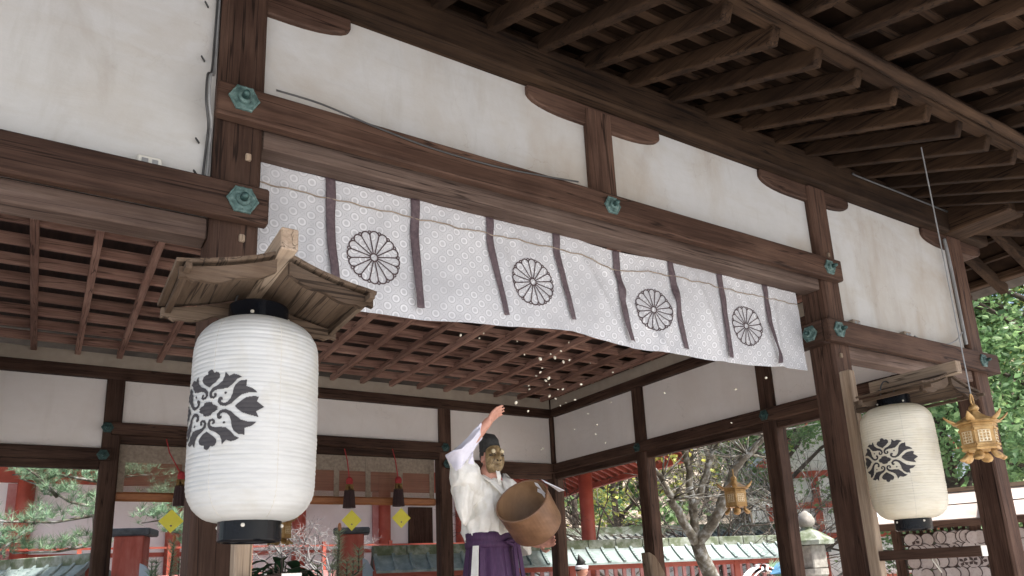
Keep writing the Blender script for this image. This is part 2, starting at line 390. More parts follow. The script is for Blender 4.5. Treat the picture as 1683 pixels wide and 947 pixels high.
# front beams
low = {}
low['L'] = wbox('beam', 'x', -1.42, .694, 2.945, 3.0, 3.08, 3.245, bev=.008)
low['R'] = wbox('beam', 'x', 4.44, 6.70, 2.945, 3.0, 3.08, 3.245, bev=.008)
wbox('beam_return', 'y', 4.44, 4.528, 3.003, 3.25, 3.08, 3.245)
wbox('beam_return', 'y', 6.60, 6.70, 3.003, 3.25, 3.08, 3.245)
top = wbox('beam', 'x', .46, 4.69, 2.94, 2.998, 3.545, 3.703, bev=.008)
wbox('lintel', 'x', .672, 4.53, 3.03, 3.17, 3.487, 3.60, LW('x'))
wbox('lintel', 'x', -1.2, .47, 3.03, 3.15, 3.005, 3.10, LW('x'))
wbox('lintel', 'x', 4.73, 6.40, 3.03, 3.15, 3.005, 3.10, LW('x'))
# plaster between front posts
wbox('plaster_panel', 'x', -1.2, .47, 3.05, 3.13, 3.10, 4.32, M_plaster, 0)
wbox('plaster_panel', 'x', .672, 2.51, 3.05, 3.13, 3.60, 4.32, M_plaster, 0)
wbox('plaster_panel', 'x', 2.70, 4.53, 3.05, 3.13, 3.60, 4.32, M_plaster, 0)
wbox('plaster_panel', 'x', 4.73, 6.40, 3.05, 3.13, 3.10, 4.32, M_plaster, 0)
wbox('strut', 'z', 2.51, 2.70, 3.01, 3.17, 3.60, 4.29, bev=.01)
plate = wbox('wall_plate', 'x', -1.9, 7.0, 2.955, 3.245, 4.31, 4.55, EW('x'), .015)
def arm(xc, half=.46):
    pr = []
    for t in [i / 10 for i in range(11)]:
        pass
    z1, z0 = 4.31, 4.20
    pts = [(xc - half, z1), (xc - half, z1 - .055)]
    pts += [(xc - half + .30 * (1 - math.cos(a)) , z1 - .055 - .075 * math.sin(a)) for a in [k * PI / 12 for k in range(1, 7)]]
    pts += [(xc + half - .30 * (1 - math.cos(a)), z1 - .055 - .075 * math.sin(a)) for a in [k * PI / 12 for k in range(6, 0, -1)]]
    pts += [(xc + half, z1 - .055), (xc + half, z1)]
    return MB().prism(pts, 'y', 3.022, 3.20).build('bracket_arm', DW('x'), hall, bevel=.008)
for x in (XP[1], 2.605, 4.54, XP[3]): arm(x, .50 if x < 6 else .46)
# nail covers (hexagonal metal ornaments)
def nail_cover(parent, c, nrm=(0, -1, 0), R=.062, mat=None):
    m = MB(); n = V(nrm); up = V((0, 0, 1)); sx = up.cross(n).normalized(); c = V(c)
    def ring(rad, off, scal):
        out = []
        for k in range(36):
            a = 2 * PI * k / 36 + PI / 2
            hx = 1 / max(math.cos(((a - PI / 2 + PI / 6) % (PI / 3)) - PI / 6), .5)
            rr = rad * (1.0 * (1 - scal) + scal * hx * .90) * (1 + .015 * scal * math.cos(12 * a))
            out.append(c + sx * (rr * math.cos(a)) + up * (rr * math.sin(a)) + n * off)
        return out
    m.rings([ring(R, 0, 1), ring(R, .010, 1), ring(R * .90, .013, 1), ring(R * .84, .009, 1), ring(R * .5, .010, .5), ring(R * .46, .022, 0), ring(R * .30, .026, 0)])
    for k in range(6):
        a = 2 * PI * k / 6 + PI / 6
        m.ball(c + sx * (R * .68 * math.cos(a)) + up * (R * .68 * math.sin(a)) + n * .010, R * .06, 6, 4)
    o = m.build('nail_cover', mat or M_verd, parent, smooth=False)
    b = MB(); b.rings([ring(R * .27, .024, 0), ring(R * .25, .05, 0), ring(R * .14, .062, 0)]); 
    b.build('nail_head', M_verd_dark, parent, smooth=True)
nail_cover(low['L'], (.585, 2.944, 3.165)); nail_cover(low['R'], (4.545, 2.944, 3.165), R=.058); nail_cover(low['R'], (6.44, 2.944, 3.165), R=.055)
nail_cover(top, (.57, 2.939, 3.637)); nail_cover(top, (2.585, 2.939, 3.624), R=.055); nail_cover(top, (4.54, 2.939, 3.622), R=.055)
nail_cover(low['R'], (4.439, 3.10, 3.165), (-1, 0, 0), .058)
for x, y, z in ((.60, 2.999, 3.02), (4.64, 2.999, 3.76), (4.60, 2.999, 3.00), (.61, 2.999, 3.40)):
    m = MB(); m.box(x - .012, x + .012, y - .012, y + .01, z - .016, z + .016); m.build('peg', PW('z'), hall, bevel=.004)
# back wall (inner face near Y 9.08)
YB = 9.08
for x0, x1, zl, mid in ((-1.21, .48, 2.955, 0), (.66, 4.54, 3.245, 1), (4.72, 6.41, 3.03, 0)):
    bm_ = wbox('beam', 'x', x0 - .1, x1 + .1, YB - .05, YB + .03, zl + .06, zl + .195)
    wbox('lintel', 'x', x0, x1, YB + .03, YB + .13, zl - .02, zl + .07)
    wbox('plaster_panel', 'x', x0, x1, YB + .05, YB + .11, zl + .1, 3.96, M_plaster_in, 0)
    if mid:
        nail_cover(bm_, (.52, YB - .052, zl + .13), R=.06, mat=M_verd_dark); nail_cover(bm_, (4.60, YB - .052, zl + .13), R=.06, mat=M_verd_dark)
    else:
        nail_cover(bm_, (.50 if x0 < 0 else 4.62, YB - .052, zl + .12), R=.06, mat=M_verd_dark)
wbox('upper_beam', 'x', -1.2, 6.40, YB - .03, YB + .12, 3.93, 4.06, bev=.01)
wbox('ceiling_board', 'x', -1.2, 6.39, YB - .01, YB + .10, 4.06, 4.21, M_strip, 0)
# right and left side walls
for xs, s in ((6.42, 1), (-1.22, -1)):
    for k in range(3):
        y0 = YP[k] + .09; y1 = YP[k + 1] - .09
        bs = sorted((xs + s * .05, xs + s * .11)); wbox('plaster_panel', 'y', bs[0], bs[1], y0, y1, 3.13, 3.96, M_plaster_in, 0)
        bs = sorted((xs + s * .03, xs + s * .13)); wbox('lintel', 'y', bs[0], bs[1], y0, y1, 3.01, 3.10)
    bs = sorted((xs - s * .05, xs + s * .028)); sb = wbox('beam', 'y', bs[0], bs[1], 3.22, YB - .06, 3.09, 3.226)
    if s > 0:
        for k in (1, 2): nail_cover(sb, (xs - .052, YP[k], 3.155), (-1, 0, 0), .058, M_verd_dark)
    bs = sorted((xs - s * .03, xs + s * .12)); wbox('upper_beam', 'y', bs[0], bs[1], 3.2, YB - .04, 3.94, 4.06, bev=.01)
    bs = sorted((xs - s * .01, xs + s * .10)); wbox('ceiling_board', 'y', bs[0], bs[1], 3.2, YB - .02, 4.06, 4.21, M_strip, 0)
# lattice ceiling
k = 0
x = -.236 - .4055 * 2
while x < 6.4:
    wbox('ceiling_joist', 'y', x - .028, x + .028, 3.2, YB - .012, 4.165, 4.235, CW('y'), .004); x += .4055
y = 3.45
while y < YB - .05:
    wbox('ceiling_batten', 'x', -1.2, 6.4, y - .022, y + .022, 4.20, 4.29, CW('x'), .004); y += .412
M_cboard = speckled('ceiling_shaded_board', [(.25, (.012, .006, .004)), (.5, (.03, .014, .010)), (.75, (.06, .03, .02))], 2.2, .85, .3, .004, 0, 8, 'Object', (14, 1.5, 4))  # near-black tone paints the recess shadow between the battens into the board
wbox('ceiling_panel', 'x', -1.3, 6.5, 3.15, YB + .1, 4.43, 4.46, M_cboard, 0)

# eaves: front base rafters, kioi, flying rafters
SL = .408
def zr(t): return 4.57 - SL * t       # rafter centre height at distance t outside the wall line
x = 2.514 - .335 * 13
while x < 7.2:
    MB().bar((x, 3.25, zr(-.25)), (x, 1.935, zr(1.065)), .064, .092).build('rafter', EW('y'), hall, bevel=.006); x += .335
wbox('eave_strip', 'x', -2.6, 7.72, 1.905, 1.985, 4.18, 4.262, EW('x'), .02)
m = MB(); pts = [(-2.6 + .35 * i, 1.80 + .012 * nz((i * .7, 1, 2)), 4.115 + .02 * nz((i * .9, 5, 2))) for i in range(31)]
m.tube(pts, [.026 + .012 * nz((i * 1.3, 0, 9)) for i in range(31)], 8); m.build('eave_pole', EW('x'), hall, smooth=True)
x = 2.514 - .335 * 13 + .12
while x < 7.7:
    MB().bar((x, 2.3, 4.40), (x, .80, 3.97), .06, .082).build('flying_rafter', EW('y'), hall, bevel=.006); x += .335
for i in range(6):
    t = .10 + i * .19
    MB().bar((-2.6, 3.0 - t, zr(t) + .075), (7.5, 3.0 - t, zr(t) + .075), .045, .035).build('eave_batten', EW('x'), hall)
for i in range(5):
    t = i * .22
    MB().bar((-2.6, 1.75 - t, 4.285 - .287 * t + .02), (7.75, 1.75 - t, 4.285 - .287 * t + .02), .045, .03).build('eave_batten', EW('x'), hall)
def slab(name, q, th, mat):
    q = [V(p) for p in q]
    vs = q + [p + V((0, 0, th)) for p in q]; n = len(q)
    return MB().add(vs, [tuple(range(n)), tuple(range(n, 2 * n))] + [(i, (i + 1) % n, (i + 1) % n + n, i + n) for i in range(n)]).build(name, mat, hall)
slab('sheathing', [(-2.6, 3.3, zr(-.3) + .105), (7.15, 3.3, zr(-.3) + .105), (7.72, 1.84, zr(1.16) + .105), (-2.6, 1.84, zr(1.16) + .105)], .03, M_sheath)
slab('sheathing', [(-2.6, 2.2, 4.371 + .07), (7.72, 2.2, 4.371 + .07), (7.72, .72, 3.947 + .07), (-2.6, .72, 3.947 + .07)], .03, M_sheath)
for x_, y_ in ((6.47, 9.13), (-1.27, 9.13)): wbox('corner_block', 'z', x_ - .045, x_ + .05, y_ - .04, y_ + .06, 3.90, 4.3)
wbox('eave_blocking', 'x', -1.3, 6.6, 3.10, 3.14, 4.52, 4.92, EW('x'), 0)
wbox('eave_blocking', 'y', 6.48, 6.52, 3.15, 9.2, 4.50, 4.92, EW('y'), 0)
# right-hand eave
y = 2.2
while y < 9.9:
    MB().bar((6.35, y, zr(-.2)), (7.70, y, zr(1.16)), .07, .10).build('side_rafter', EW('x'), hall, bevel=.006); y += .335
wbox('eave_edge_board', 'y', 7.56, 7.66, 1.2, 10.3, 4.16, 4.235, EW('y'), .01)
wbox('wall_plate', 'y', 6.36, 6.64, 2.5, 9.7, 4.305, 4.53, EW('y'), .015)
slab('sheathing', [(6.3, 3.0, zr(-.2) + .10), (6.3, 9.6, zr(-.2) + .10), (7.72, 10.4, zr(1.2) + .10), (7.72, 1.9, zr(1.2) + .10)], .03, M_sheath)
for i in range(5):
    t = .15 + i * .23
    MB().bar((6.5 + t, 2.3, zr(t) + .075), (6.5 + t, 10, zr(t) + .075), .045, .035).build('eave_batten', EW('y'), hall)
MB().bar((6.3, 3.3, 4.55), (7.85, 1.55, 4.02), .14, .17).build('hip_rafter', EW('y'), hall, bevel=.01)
m = MB().prism([(6.58, 4.18), (6.58, 4.31), (6.92, 4.31), (6.92, 4.24), (6.80, 4.18)], 'y', 3.02, 3.19); m.build('bracket_arm', DW('x'), hall, bevel=.01)
# main roof above
rv = [(-2.9, .62, 4.12), (7.85, .62, 4.12), (7.85, 11.4, 4.20), (-2.9, 11.4, 4.20), (-2.9, .62, 4.26), (7.85, .62, 4.26), (7.85, 11.4, 4.34), (-2.9, 11.4, 4.34), (0, 6.1, 7.2), (5.2, 6.1, 7.2), (0, 6.1, 7.0), (5.2, 6.1, 7.0)]
for i in (4, 5, 6, 7): rv[i] = (rv[i][0], rv[i][1], rv[i][2])
M_bark_roof = speckled('cypress_bark_roof', [(.3, (.05, .04, .032)), (.7, (.13, .11, .09))], 3, .95, .4, .02)
inner = [(-2.9, .62, 4.12), (7.85, .62, 4.12), (7.85, 11.4, 4.20), (-2.9, 11.4, 4.20)]
iz = [(-1.3, 3.3, 4.9), (6.4, 3.3, 4.9), (6.4, 9.0, 4.9), (-1.3, 9.0, 4.9)]
MB().add(rv[4:8] + [(0, 6.1, 7.2), (5.2, 6.1, 7.2)] + inner + iz,
         [(0, 1, 5, 4), (1, 2, 5), (2, 3, 4, 5), (3, 0, 4), (6, 7, 1, 0), (7, 8, 2, 1), (8, 9, 3, 2), (9, 6, 0, 3),
          (6, 7, 11, 10), (7, 8, 12, 11), (8, 9, 13, 12), (9, 6, 10, 13), (10, 11, 12, 13)]).build('roof', M_bark_roof, hall)

# ------------------------------------------------------------------ cables and small fittings
def cable(name, pts, rad, mat, label, cat, n=6, group=None):
    # smooth polyline
    P = [V(p) for p in pts]; out = []
    for i in range(len(P) - 1):
        a, b, c, d_ = P[max(i - 1, 0)], P[i], P[i + 1], P[min(i + 2, len(P) - 1)]
        for t in [k / 6 for k in range(6)]:
            out.append(.5 * ((2 * b) + (c - a) * t + (2 * a - 5 * b + 4 * c - d_) * t * t + (-a + 3 * b - 3 * c + d_) * t ** 3))
    out.append(P[-1])
    return MB().tube(out, rad, n).build(name, mat, None, smooth=True, tagd=(label, cat, group))
cable('cable', [(.463, 3.04, 4.3), (.46, 3.035, 3.95), (.452, 2.99, 3.76), (.43, 2.935, 3.70), (.43, 2.93, 3.58), (.45, 2.97, 3.50), (.458, 3.035, 3.45), (.452, 3.04, 3.27), (.41, 3.04, 3.255), (.36, 3.035, 3.275), (.32, 3.03, 3.265)], .006, M_cable, 'grey cable pair running down the left post edge to the outlet', 'cable')
cable('cable', [(.455, 3.035, 4.3), (.45, 3.03, 3.95), (.44, 2.98, 3.76), (.418, 2.935, 3.70), (.418, 2.93, 3.58), (.438, 2.97, 3.50), (.446, 3.03, 3.45), (.438, 3.035, 3.27)], .005, M_cable_d, 'thin dark cable beside the grey one on the left post', 'cable')
cable('cable', [(.70, 2.93, 3.72), (.9, 2.936, 3.722), (1.15, 2.932, 3.685), (1.45, 2.93, 3.655), (1.8, 2.93, 3.655), (2.1, 2.93, 3.68), (2.35, 2.934, 3.71)], .0045, M_cable_d, 'dark cable sagging across the face of the upper beam', 'cable')
for z in (4.12, 3.84, 3.44, 3.29):
    MB().bar((.418, 3.045, z), (.400, 3.02, z + .004), .005, .008).build('cable_clip', M_cable_d, None, tagd=('small black cable clip nailed beside the left post', 'cable clip', 'cable clips on the left post'))
def outlet(x, z, label, mat):
    t = thing('outlet', label, 'outlet', (x, 3.03, z))
    MB().box(-.045, .045, -.03, .018, 0, .055).build('housing', mat, t, bevel=.006)
    m = MB(); m.box(-.03, -.006, -.034, -.031, .018, .04); m.box(.008, .03, -.034, -.031, .018, .04); m.build('socket', M_cable, t)
outlet(.235, 3.247, 'white outlet box on the left beam below the plaster', M_plastic)
outlet(5.50, 3.247, 'brown outlet box with a plugged cord on the right beam', M_tape)
outlet(4.86, 3.247, 'small brown outlet box beside the right post top', M_tape)
cable('cable', [(5.56, 2.99, 3.27), (5.7, 2.985, 3.24), (5.95, 2.985, 3.25), (6.15, 2.985, 3.31), (6.27, 2.98, 3.40)], .006, M_cable, 'thin grey cord drooping from plug to conduit on the right plaster', 'cord')
cable('conduit', [(6.30, 2.99, 4.24), (6.305, 2.985, 4.0), (6.305, 2.985, 3.3)], .013, M_cable, 'pale grey conduit running down the right corner post edge', 'conduit')
cable('conduit', [(5.05, 2.95, 4.50), (5.1, 2.946, 4.488), (5.7, 2.946, 4.49), (6.35, 2.946, 4.486)], .008, M_cable_d, 'thin dark conduit along the top of the wall plate', 'conduit')
cable('conduit', [(6.0, 1.9, 4.12), (6.05, 1.85, 4.2), (6.3, 1.6, 4.26), (6.7, 1.3, 4.22)], .012, M_cable, 'bent white conduit at the eave strip near the corner', 'conduit')

# ------------------------------------------------------------------ curtain
CX0, CX1, CZ1 = .69, 4.42, 3.49
def hem(x):
    pts = [(.69, 2.83), (1.125, 2.843), (1.512, 2.85), (1.893, 2.874), (2.159, 2.896), (2.423, 2.925), (2.659, 2.897), (2.838, 2.878), (3.124, 2.872), (3.651, 2.884), (4.42, 2.91)]
    for (a, za), (b, zb) in zip(pts, pts[1:]):
        if x <= b: return za + (zb - za) * (x - a) / (b - a)
    return pts[-1][1]
RIBX = [1.021 + .4375 * i for i in range(8)]
def cloth(u, s):
    """u along X in metres, s 0 at the top to 1 at the hem"""
    h = CZ1 - hem(u); z = CZ1 - s * h
    if 2.45 < u < 3.1: z -= .018 * math.sin((u - 2.45) / .65 * PI) * (1 - s) 
    a = s ** .8
    y = 3.155 + a * (.012 * math.sin(u * 5.2 + .5 + .8 * s) + .006 * math.sin(u * 13.3 + 1.8 - s * 1.6)) + .03 * nz((u * 1.6, s * 1.1, 4)) * a
    for c, sl, am in ((2.62, .55, .018), (2.50, .35, .014), (3.30, -.28, .024), (3.42, .2, .02), (3.85, .3, .016), (1.95, .12, .02), (4.15, -.02, .028), (1.0, -.1, .014)):
        dd = (u - (c + sl * (s - .1))) / .035
        if abs(dd) < 4: y -= am * math.exp(-dd * dd) * min(1, s * 2.0) * (1.1 - s * .6)
    y += .006 * nz((u * 9, s * 5, 8)) + .004 * math.sin(u * 60) * math.exp(-((s - .17) / .06) ** 2)
    return V((u, y, z))
def cn(u, s, off):
    e = .004
    a = cloth(u + e, s) - cloth(u - e, s); b = cloth(u, min(1, s + e)) - cloth(u, max(0, s - e))
    n = a.cross(b).normalized()
    if n.y > 0: n = -n
    return cloth(u, s) + n * off
cur = thing('shrine_curtain', 'long white brocade curtain with chrysanthemum crests hung under the front lintel', 'curtain')
m = MB(); NU, NS = 300, 44; m.uv = []
for j in range(NS + 1):
    for i in range(NU + 1):
        u = CX0 + (CX1 - CX0) * i / NU; s = j / NS
        m.v.append(tuple(cloth(u, s))); m.uv.append((u, s * (CZ1 - hem(u))))
for j in range(NS):
    for i in range(NU):
        q = j * (NU + 1) + i; m.f.append((q, q + 1, q + NU + 2, q + NU + 1))
m.build('cloth', M_broc, cur, smooth=True)
rib_drift = [(.03, .86), (.02, .92), (.085, .90), (.09, .89), (.06, .95), (.05, .93), (.01, .95), (.015, .97)]
for i, x in enumerate(RIBX):
    dr, ln = rib_drift[i]; m = MB(); n = 40
    for k in range(n + 1):
        s = ln * k / n; t = max(0, s - .2) / (ln - .2)
        cx = x + dr * t ** 1.2 + .003 * math.sin(k * .22 + i); hw = .024 * (1 - (.45 * t if i in (2, 3, 7) else .12 * t)) 
        lift = .006 + .012 * t * (1 + math.sin(i * 2.1))
        for q in range(5):
            e = (q / 4 - .5) * 2
            m.v.append(tuple(cn(cx + e * hw, s, lift + .004 * math.sin(e * 2.5 + i + k * .1) * t + .002)))
    for k in range(n):
        for q in range(4):
            a = k * 5 + q; m.f.append((a, a + 1, a + 6, a + 5))
    m.build('ribbon', M_ribbon, cur, smooth=True, solid=.002)
def stroke(m, pts, w, surf):
    """flat strip along a 2-D polyline laid on a surface"""
    n = len(pts); o = len(m.v)
    for i, p in enumerate(pts):
        a = V(pts[max(i - 1, 0)]).to_2d() if 0 else V((pts[max(i - 1, 0)][0], pts[max(i - 1, 0)][1], 0)); b = V((pts[min(i + 1, n - 1)][0], pts[min(i + 1, n - 1)][1], 0))
        d_ = (b - a).normalized(); nn = V((-d_.y, d_.x, 0)) * (w / 2)
        for sgn in (-1, 1): m.v.append(tuple(surf(p[0] + nn.x * sgn, p[1] + nn.y * sgn)))
    for i in range(n - 1): m.f.append((o + 2 * i, o + 2 * i + 1, o + 2 * i + 3, o + 2 * i + 2))
def kiku(cx, cz, R):
    m = MB()
    def surf(a, b):
        u = cx + a; z = cz + b; s = (CZ1 - z) / (CZ1 - hem(u)); return cn(u, s, .003)
    W = .0072
    arc = lambda x, y, r_, a0, a1, n: [(x + r_ * math.cos(a0 + (a1 - a0) * k / n), y + r_ * math.sin(a0 + (a1 - a0) * k / n)) for k in range(n + 1)]
    stroke(m, arc(0, 0, .145 * R, 0, 2 * PI, 28), W, surf)
    for k in range(16):
        a = 2 * PI * (k + .5) / 16; c_, s_ = math.cos(a), math.sin(a)
        stroke(m, [(R * t * c_, R * t * s_) for t in [.15 + .70 * i / 10 for i in range(11)]], W * .85, surf)
        b = 2 * PI * k / 16; rr = .84 * R * math.tan(PI / 16) * 1.0
        x0, y0 = .84 * R * math.cos(b), .84 * R * math.sin(b)
        stroke(m, arc(x0, y0, rr, b - PI / 2, b + PI / 2, 12), W, surf)
        stroke(m, arc(.955 * R * c_, .955 * R * s_, .06 * R, a - 1.75, a + 1.75, 8), W * .8, surf)
    m.build('crest', M_ink2, cur)
M_ink2 = speckled('crest_brown_dye', [(.3, (.045, .028, .03)), (.7, (.075, .05, .052))], 40, .8, 0)
for cx, cz in ((1.246, 3.128), (2.155, 3.160), (3.03, 3.141), (3.858, 3.158)): kiku(cx, cz, .134)
m = MB(); pts = []
for i in range(140):
    u = CX0 + (CX1 - CX0 - .02) * i / 139; s = .165 + .012 * math.sin(i * .7) * .5 + (.05 * math.exp(-((u - 2.75) / .12) ** 2))
    pts.append(cn(u, s, .007))
m.tube(pts, .0032, 6); m.build('cord', M_tape, cur, smooth=True)

# ------------------------------------------------------------------ paper lanterns and their roofed stands
def inside(poly, x, y):
    c = False; j = len(poly) - 1
    for i in range(len(poly)):
        xi, yi = poly[i]; xj, yj = poly[j]
        if (yi > y) != (yj > y) and x < (xj - xi) * (y - yi) / (yj - yi) + xi: c = not c
        j = i
    return c
LC = 417.5; LRAD = 104.5
def tr(px):                      # outline traced on paper: image px -> metres on the lantern skin
    out = []
    for a, b in px:
        X = 300 + a / 5.573; th = math.asin(max(-1, min(1, (X - LC) / LRAD))) + .80
        out.append((th * .195, -(b - 456 + .02 * (a - 232)) / 5.573 * .00203))
    return out
q_bud = tr([(672, 352), (655, 395), (722, 443), (650, 487), (675, 536), (600, 522), (530, 500), (488, 470), (462, 442), (488, 415), (530, 382), (560, 362), (620, 351)])
q_l2 = tr([(558, 203), (555, 262), (610, 278), (640, 298), (655, 315), (590, 315), (520, 337), (470, 378), (430, 417), (382, 440), (338, 432), (312, 402), (314, 368), (333, 352), (352, 360), (354, 380), (338, 384), (345, 402), (368, 412), (395, 402), (420, 372), (436, 330), (442, 285), (460, 245), (500, 212)])
q_l1 = tr([(365, 128), (400, 167), (440, 150), (480, 160), (512, 177), (470, 197), (440, 235), (395, 275), (335, 285), (285, 288), (262, 308), (258, 335), (272, 346), (280, 340), (272, 322), (284, 313), (299, 322), (298, 350), (278, 366), (250, 360), (236, 330), (240, 297), (262, 265), (310, 240), (345, 207), (360, 165)])
q_dot = tr([(362, 322), (368, 312), (380, 310), (388, 318), (384, 328), (372, 332)])
q_top = tr([(232, 258), (205, 238), (180, 213), (168, 180), (178, 152), (195, 140), (212, 138), (213, 112), (228, 98), (240, 95), (255, 103), (266, 126), (285, 121), (303, 128), (318, 150), (314, 180), (285, 212), (252, 240)])
q_mid = tr([(320, 445), (300, 458), (285, 475), (268, 485), (262, 510), (240, 522), (225, 512), (210, 500), (230, 456), (225, 400), (240, 392), (262, 396), (272, 418), (292, 425)])
ax = q_top[0][0]
def quad(p): return [[(x - ax, y) for x, y in p], [(ax - x, y) for x, y in p], [(x - ax, -y) for x, y in p], [(ax - x, -y) for x, y in p]]
POLY = quad(q_l1) + quad(q_l2) + quad(q_dot) + quad(q_bud)[:2] + [quad(q_top)[0], quad(q_top)[2]] + quad(q_mid)
LH, LR = .345, .208              # half height and radius of the paper body
def lrad(z):
    t = abs(z) / LH
    base = LR * (1 - .03 * t * t)
    if t > .62: base = LR * (.9885) * (.48 + .52 * math.sqrt(max(0, 1 - ((t - .62) / .38) ** 2.3)))
    return base
def lsurf(a, z, off=0):
    ph = z / .0148
    rr = lrad(z) + (.0014 + .0010 * nz((math.cos(a) * 1.5, math.sin(a) * 1.5, math.floor(ph) * 1.7))) * abs(math.sin(ph * PI)) + off + .0011 * nz((math.cos(a) * 3, math.sin(a) * 3, z * 20)) + .0035 * nz((math.cos(a) * 1.1, math.sin(a) * 1.1, z * 4 + 3)) + .0010 * nz((math.floor(ph) * 3.1, .5, .2))
    return V((rr * math.sin(a), -rr * math.cos(a), z))
def lantern(loc, crest_az, mat, label):
    t = thing('paper_lantern', label, 'lantern', loc)
    m = MB(); n = 72; zs = []
    nz_ = 280
    m.rings([[lsurf(2 * PI * k / n, -LH + 2 * LH * i / nz_) for k in range(n)] for i in range(nz_ + 1)], True, False)
    m.build('paper_body', mat, t, smooth=True)
    m = MB(); dz = .0020
    rows = int(.30 / dz)
    for i in range(rows):
        z = -.15 + i * dz; zc = z + dz / 2
        xs = set()
        for p in POLY:
            for a in range(len(p)):
                (x0, y0), (x1, y1) = p[a], p[(a + 1) % len(p)]
                if (y0 > zc) != (y1 > zc): xs.add(round((x1 - x0) * (zc - y0) / (y1 - y0) + x0, 5))
        xs = sorted(xs)
        for a, b in zip(xs, xs[1:]):
            if b - a < .0004: continue
            if any(inside(p, (a + b) / 2, zc) for p in POLY):
                ns = max(1, int((b - a) / .008)); o = len(m.v)
                for q in range(ns + 1):
                    u = crest_az + (a + (b - a) * q / ns) / LR
                    m.v += [tuple(lsurf(u, z, .0018)), tuple(lsurf(u, z + dz * 1.02, .0018))]
                for q in range(ns): m.f.append((o + 2 * q, o + 2 * q + 2, o + 2 * q + 3, o + 2 * q + 1))
    m.build('crest', M_ink, t)
    for s in (1, -1):
        rr = lrad(LH); z0 = s * (LH - .004)
        pr = [(rr - .012, z0), (rr + .003, z0), (rr + .003, z0 + s * .066), (rr - .006, z0 + s * .072), (rr - .014, z0 + s * .066), (rr - .016, z0)]
        MB().lathe(pr + [pr[0]], (0, 0, 0), 56, False).build('rim', M_black, t, smooth=False, bevel=.002)
        m = MB()
        for k in range(4):
            a = PI / 4 + k * PI / 2 + .35
            m.ball(((rr + .003) * math.cos(a), (rr + .003) * math.sin(a), z0 + s * .02), .007, 8, 6)
        m.build('rivet', M_string, t, smooth=True)
    for k in range(6):
        a = 2 * PI * k / 6 + .15; m = MB()
        m.tube([lsurf(a + .003 * math.sin(i * 2.3), -LH + 2 * LH * i / 90, -.0006) for i in range(91)], .0011, 5)
        m.build('string', M_string, t)
    m = MB()
    m.tube([(.08 * math.cos(a), .02, LH + .06 + .11 * math.sin(a)) for a in [PI * k / 16 for k in range(17)]], .004, 6)
    m.build('handle', M_cable_d, t, smooth=True)
    return t
lantern((.592, 2.60, 2.165), -math.radians(55), M_lan, 'white paper lantern with black floral crest hanging near the left post')
lantern((4.445, 2.60, 2.19), -math.radians(86), M_lan2, 'cream paper lantern with black floral crest hanging near the right post')
def stand(loc, px, label, cat='lantern stand'):
    t = thing('lantern_stand', label, cat, loc)
    MB().box(px - .032, px + .032, .30, .378, -2.63, .20).build('post', PW('z'), t, bevel=.006)
    def rz_(x): return -.42 * abs(x) + .45 * x * x
    for s in (1, -1):
        m = MB()
        for j in range(2):
            for i in range(9):
                x = s * (.0 + .315 * i / 8); wob = .004 * nz((i * .5, j, s * 3))
                m.v.append((x, (-.33, .09)[j], .015 + rz_(x) + wob))
        for i in range(8): m.f.append((i, i + 1, i + 10, i + 9))
        m.build('roof_board', RW('y'), t, solid=.012)
    MB().bar((0, -.39, .035), (0, .17, .035), .055, .075).build('ridge_beam', PW('y'), t, bevel=.004)
    for yy in (-.312, .072):
        for s in (1, -1):
            top_ = [(s * (.02 + .285 * i / 14), .0 + rz_(.02 + .285 * i / 14) - .004) for i in range(15)]
            bot = []
            for i in range(14, -1, -1):
                x = .02 + .285 * i / 14; tt = i / 14
                dz = .045 + .012 * abs(math.sin(tt * PI * 2.5)) - .02 * (tt > .86)
                bot.append((s * x, rz_(x) - dz))
            MB().prism(top_ + bot, 'y', yy - .011, yy + .011).build('bargeboard', RW('x'), t)
    for x in (-.285, .285):
        MB().bar((x, -.365, .0 + rz_(x) - .016), (x, .118, .0 + rz_(x) - .016), .018, .018).build('purlin', RW('y'), t)
    MB().box(px - .028, px + .028, -.02, .30, -.10, -.045).build('bracket', RW('y'), t, bevel=.004)
    MB().box(px - .03, px + .03, -.32, .30, -1.05, -.99).build('arm', DW('y'), t, bevel=.004)
    m = MB(); m.box(px - .029, px + .029, -.324, -.3205, -1.049, -.991); m.build('arm_tip', M_plastic, t)
    m = MB(); m.tube([(px, -.02, -.985), (px - .02, -.03, -1.06), (px, -.06, -1.13), (px + .02, -.03, -1.06), (px, -.02, -.985)], .004, 6); m.build('tie_cord', M_string, t, smooth=True)
    return t
stand((.585, 2.585, 2.635), .055, 'weathered little wooden lantern roof on a pale post by the left hall post')
stand((4.50, 2.585, 2.66), .02, 'weathered little wooden lantern roof on a pale post by the right hall post')

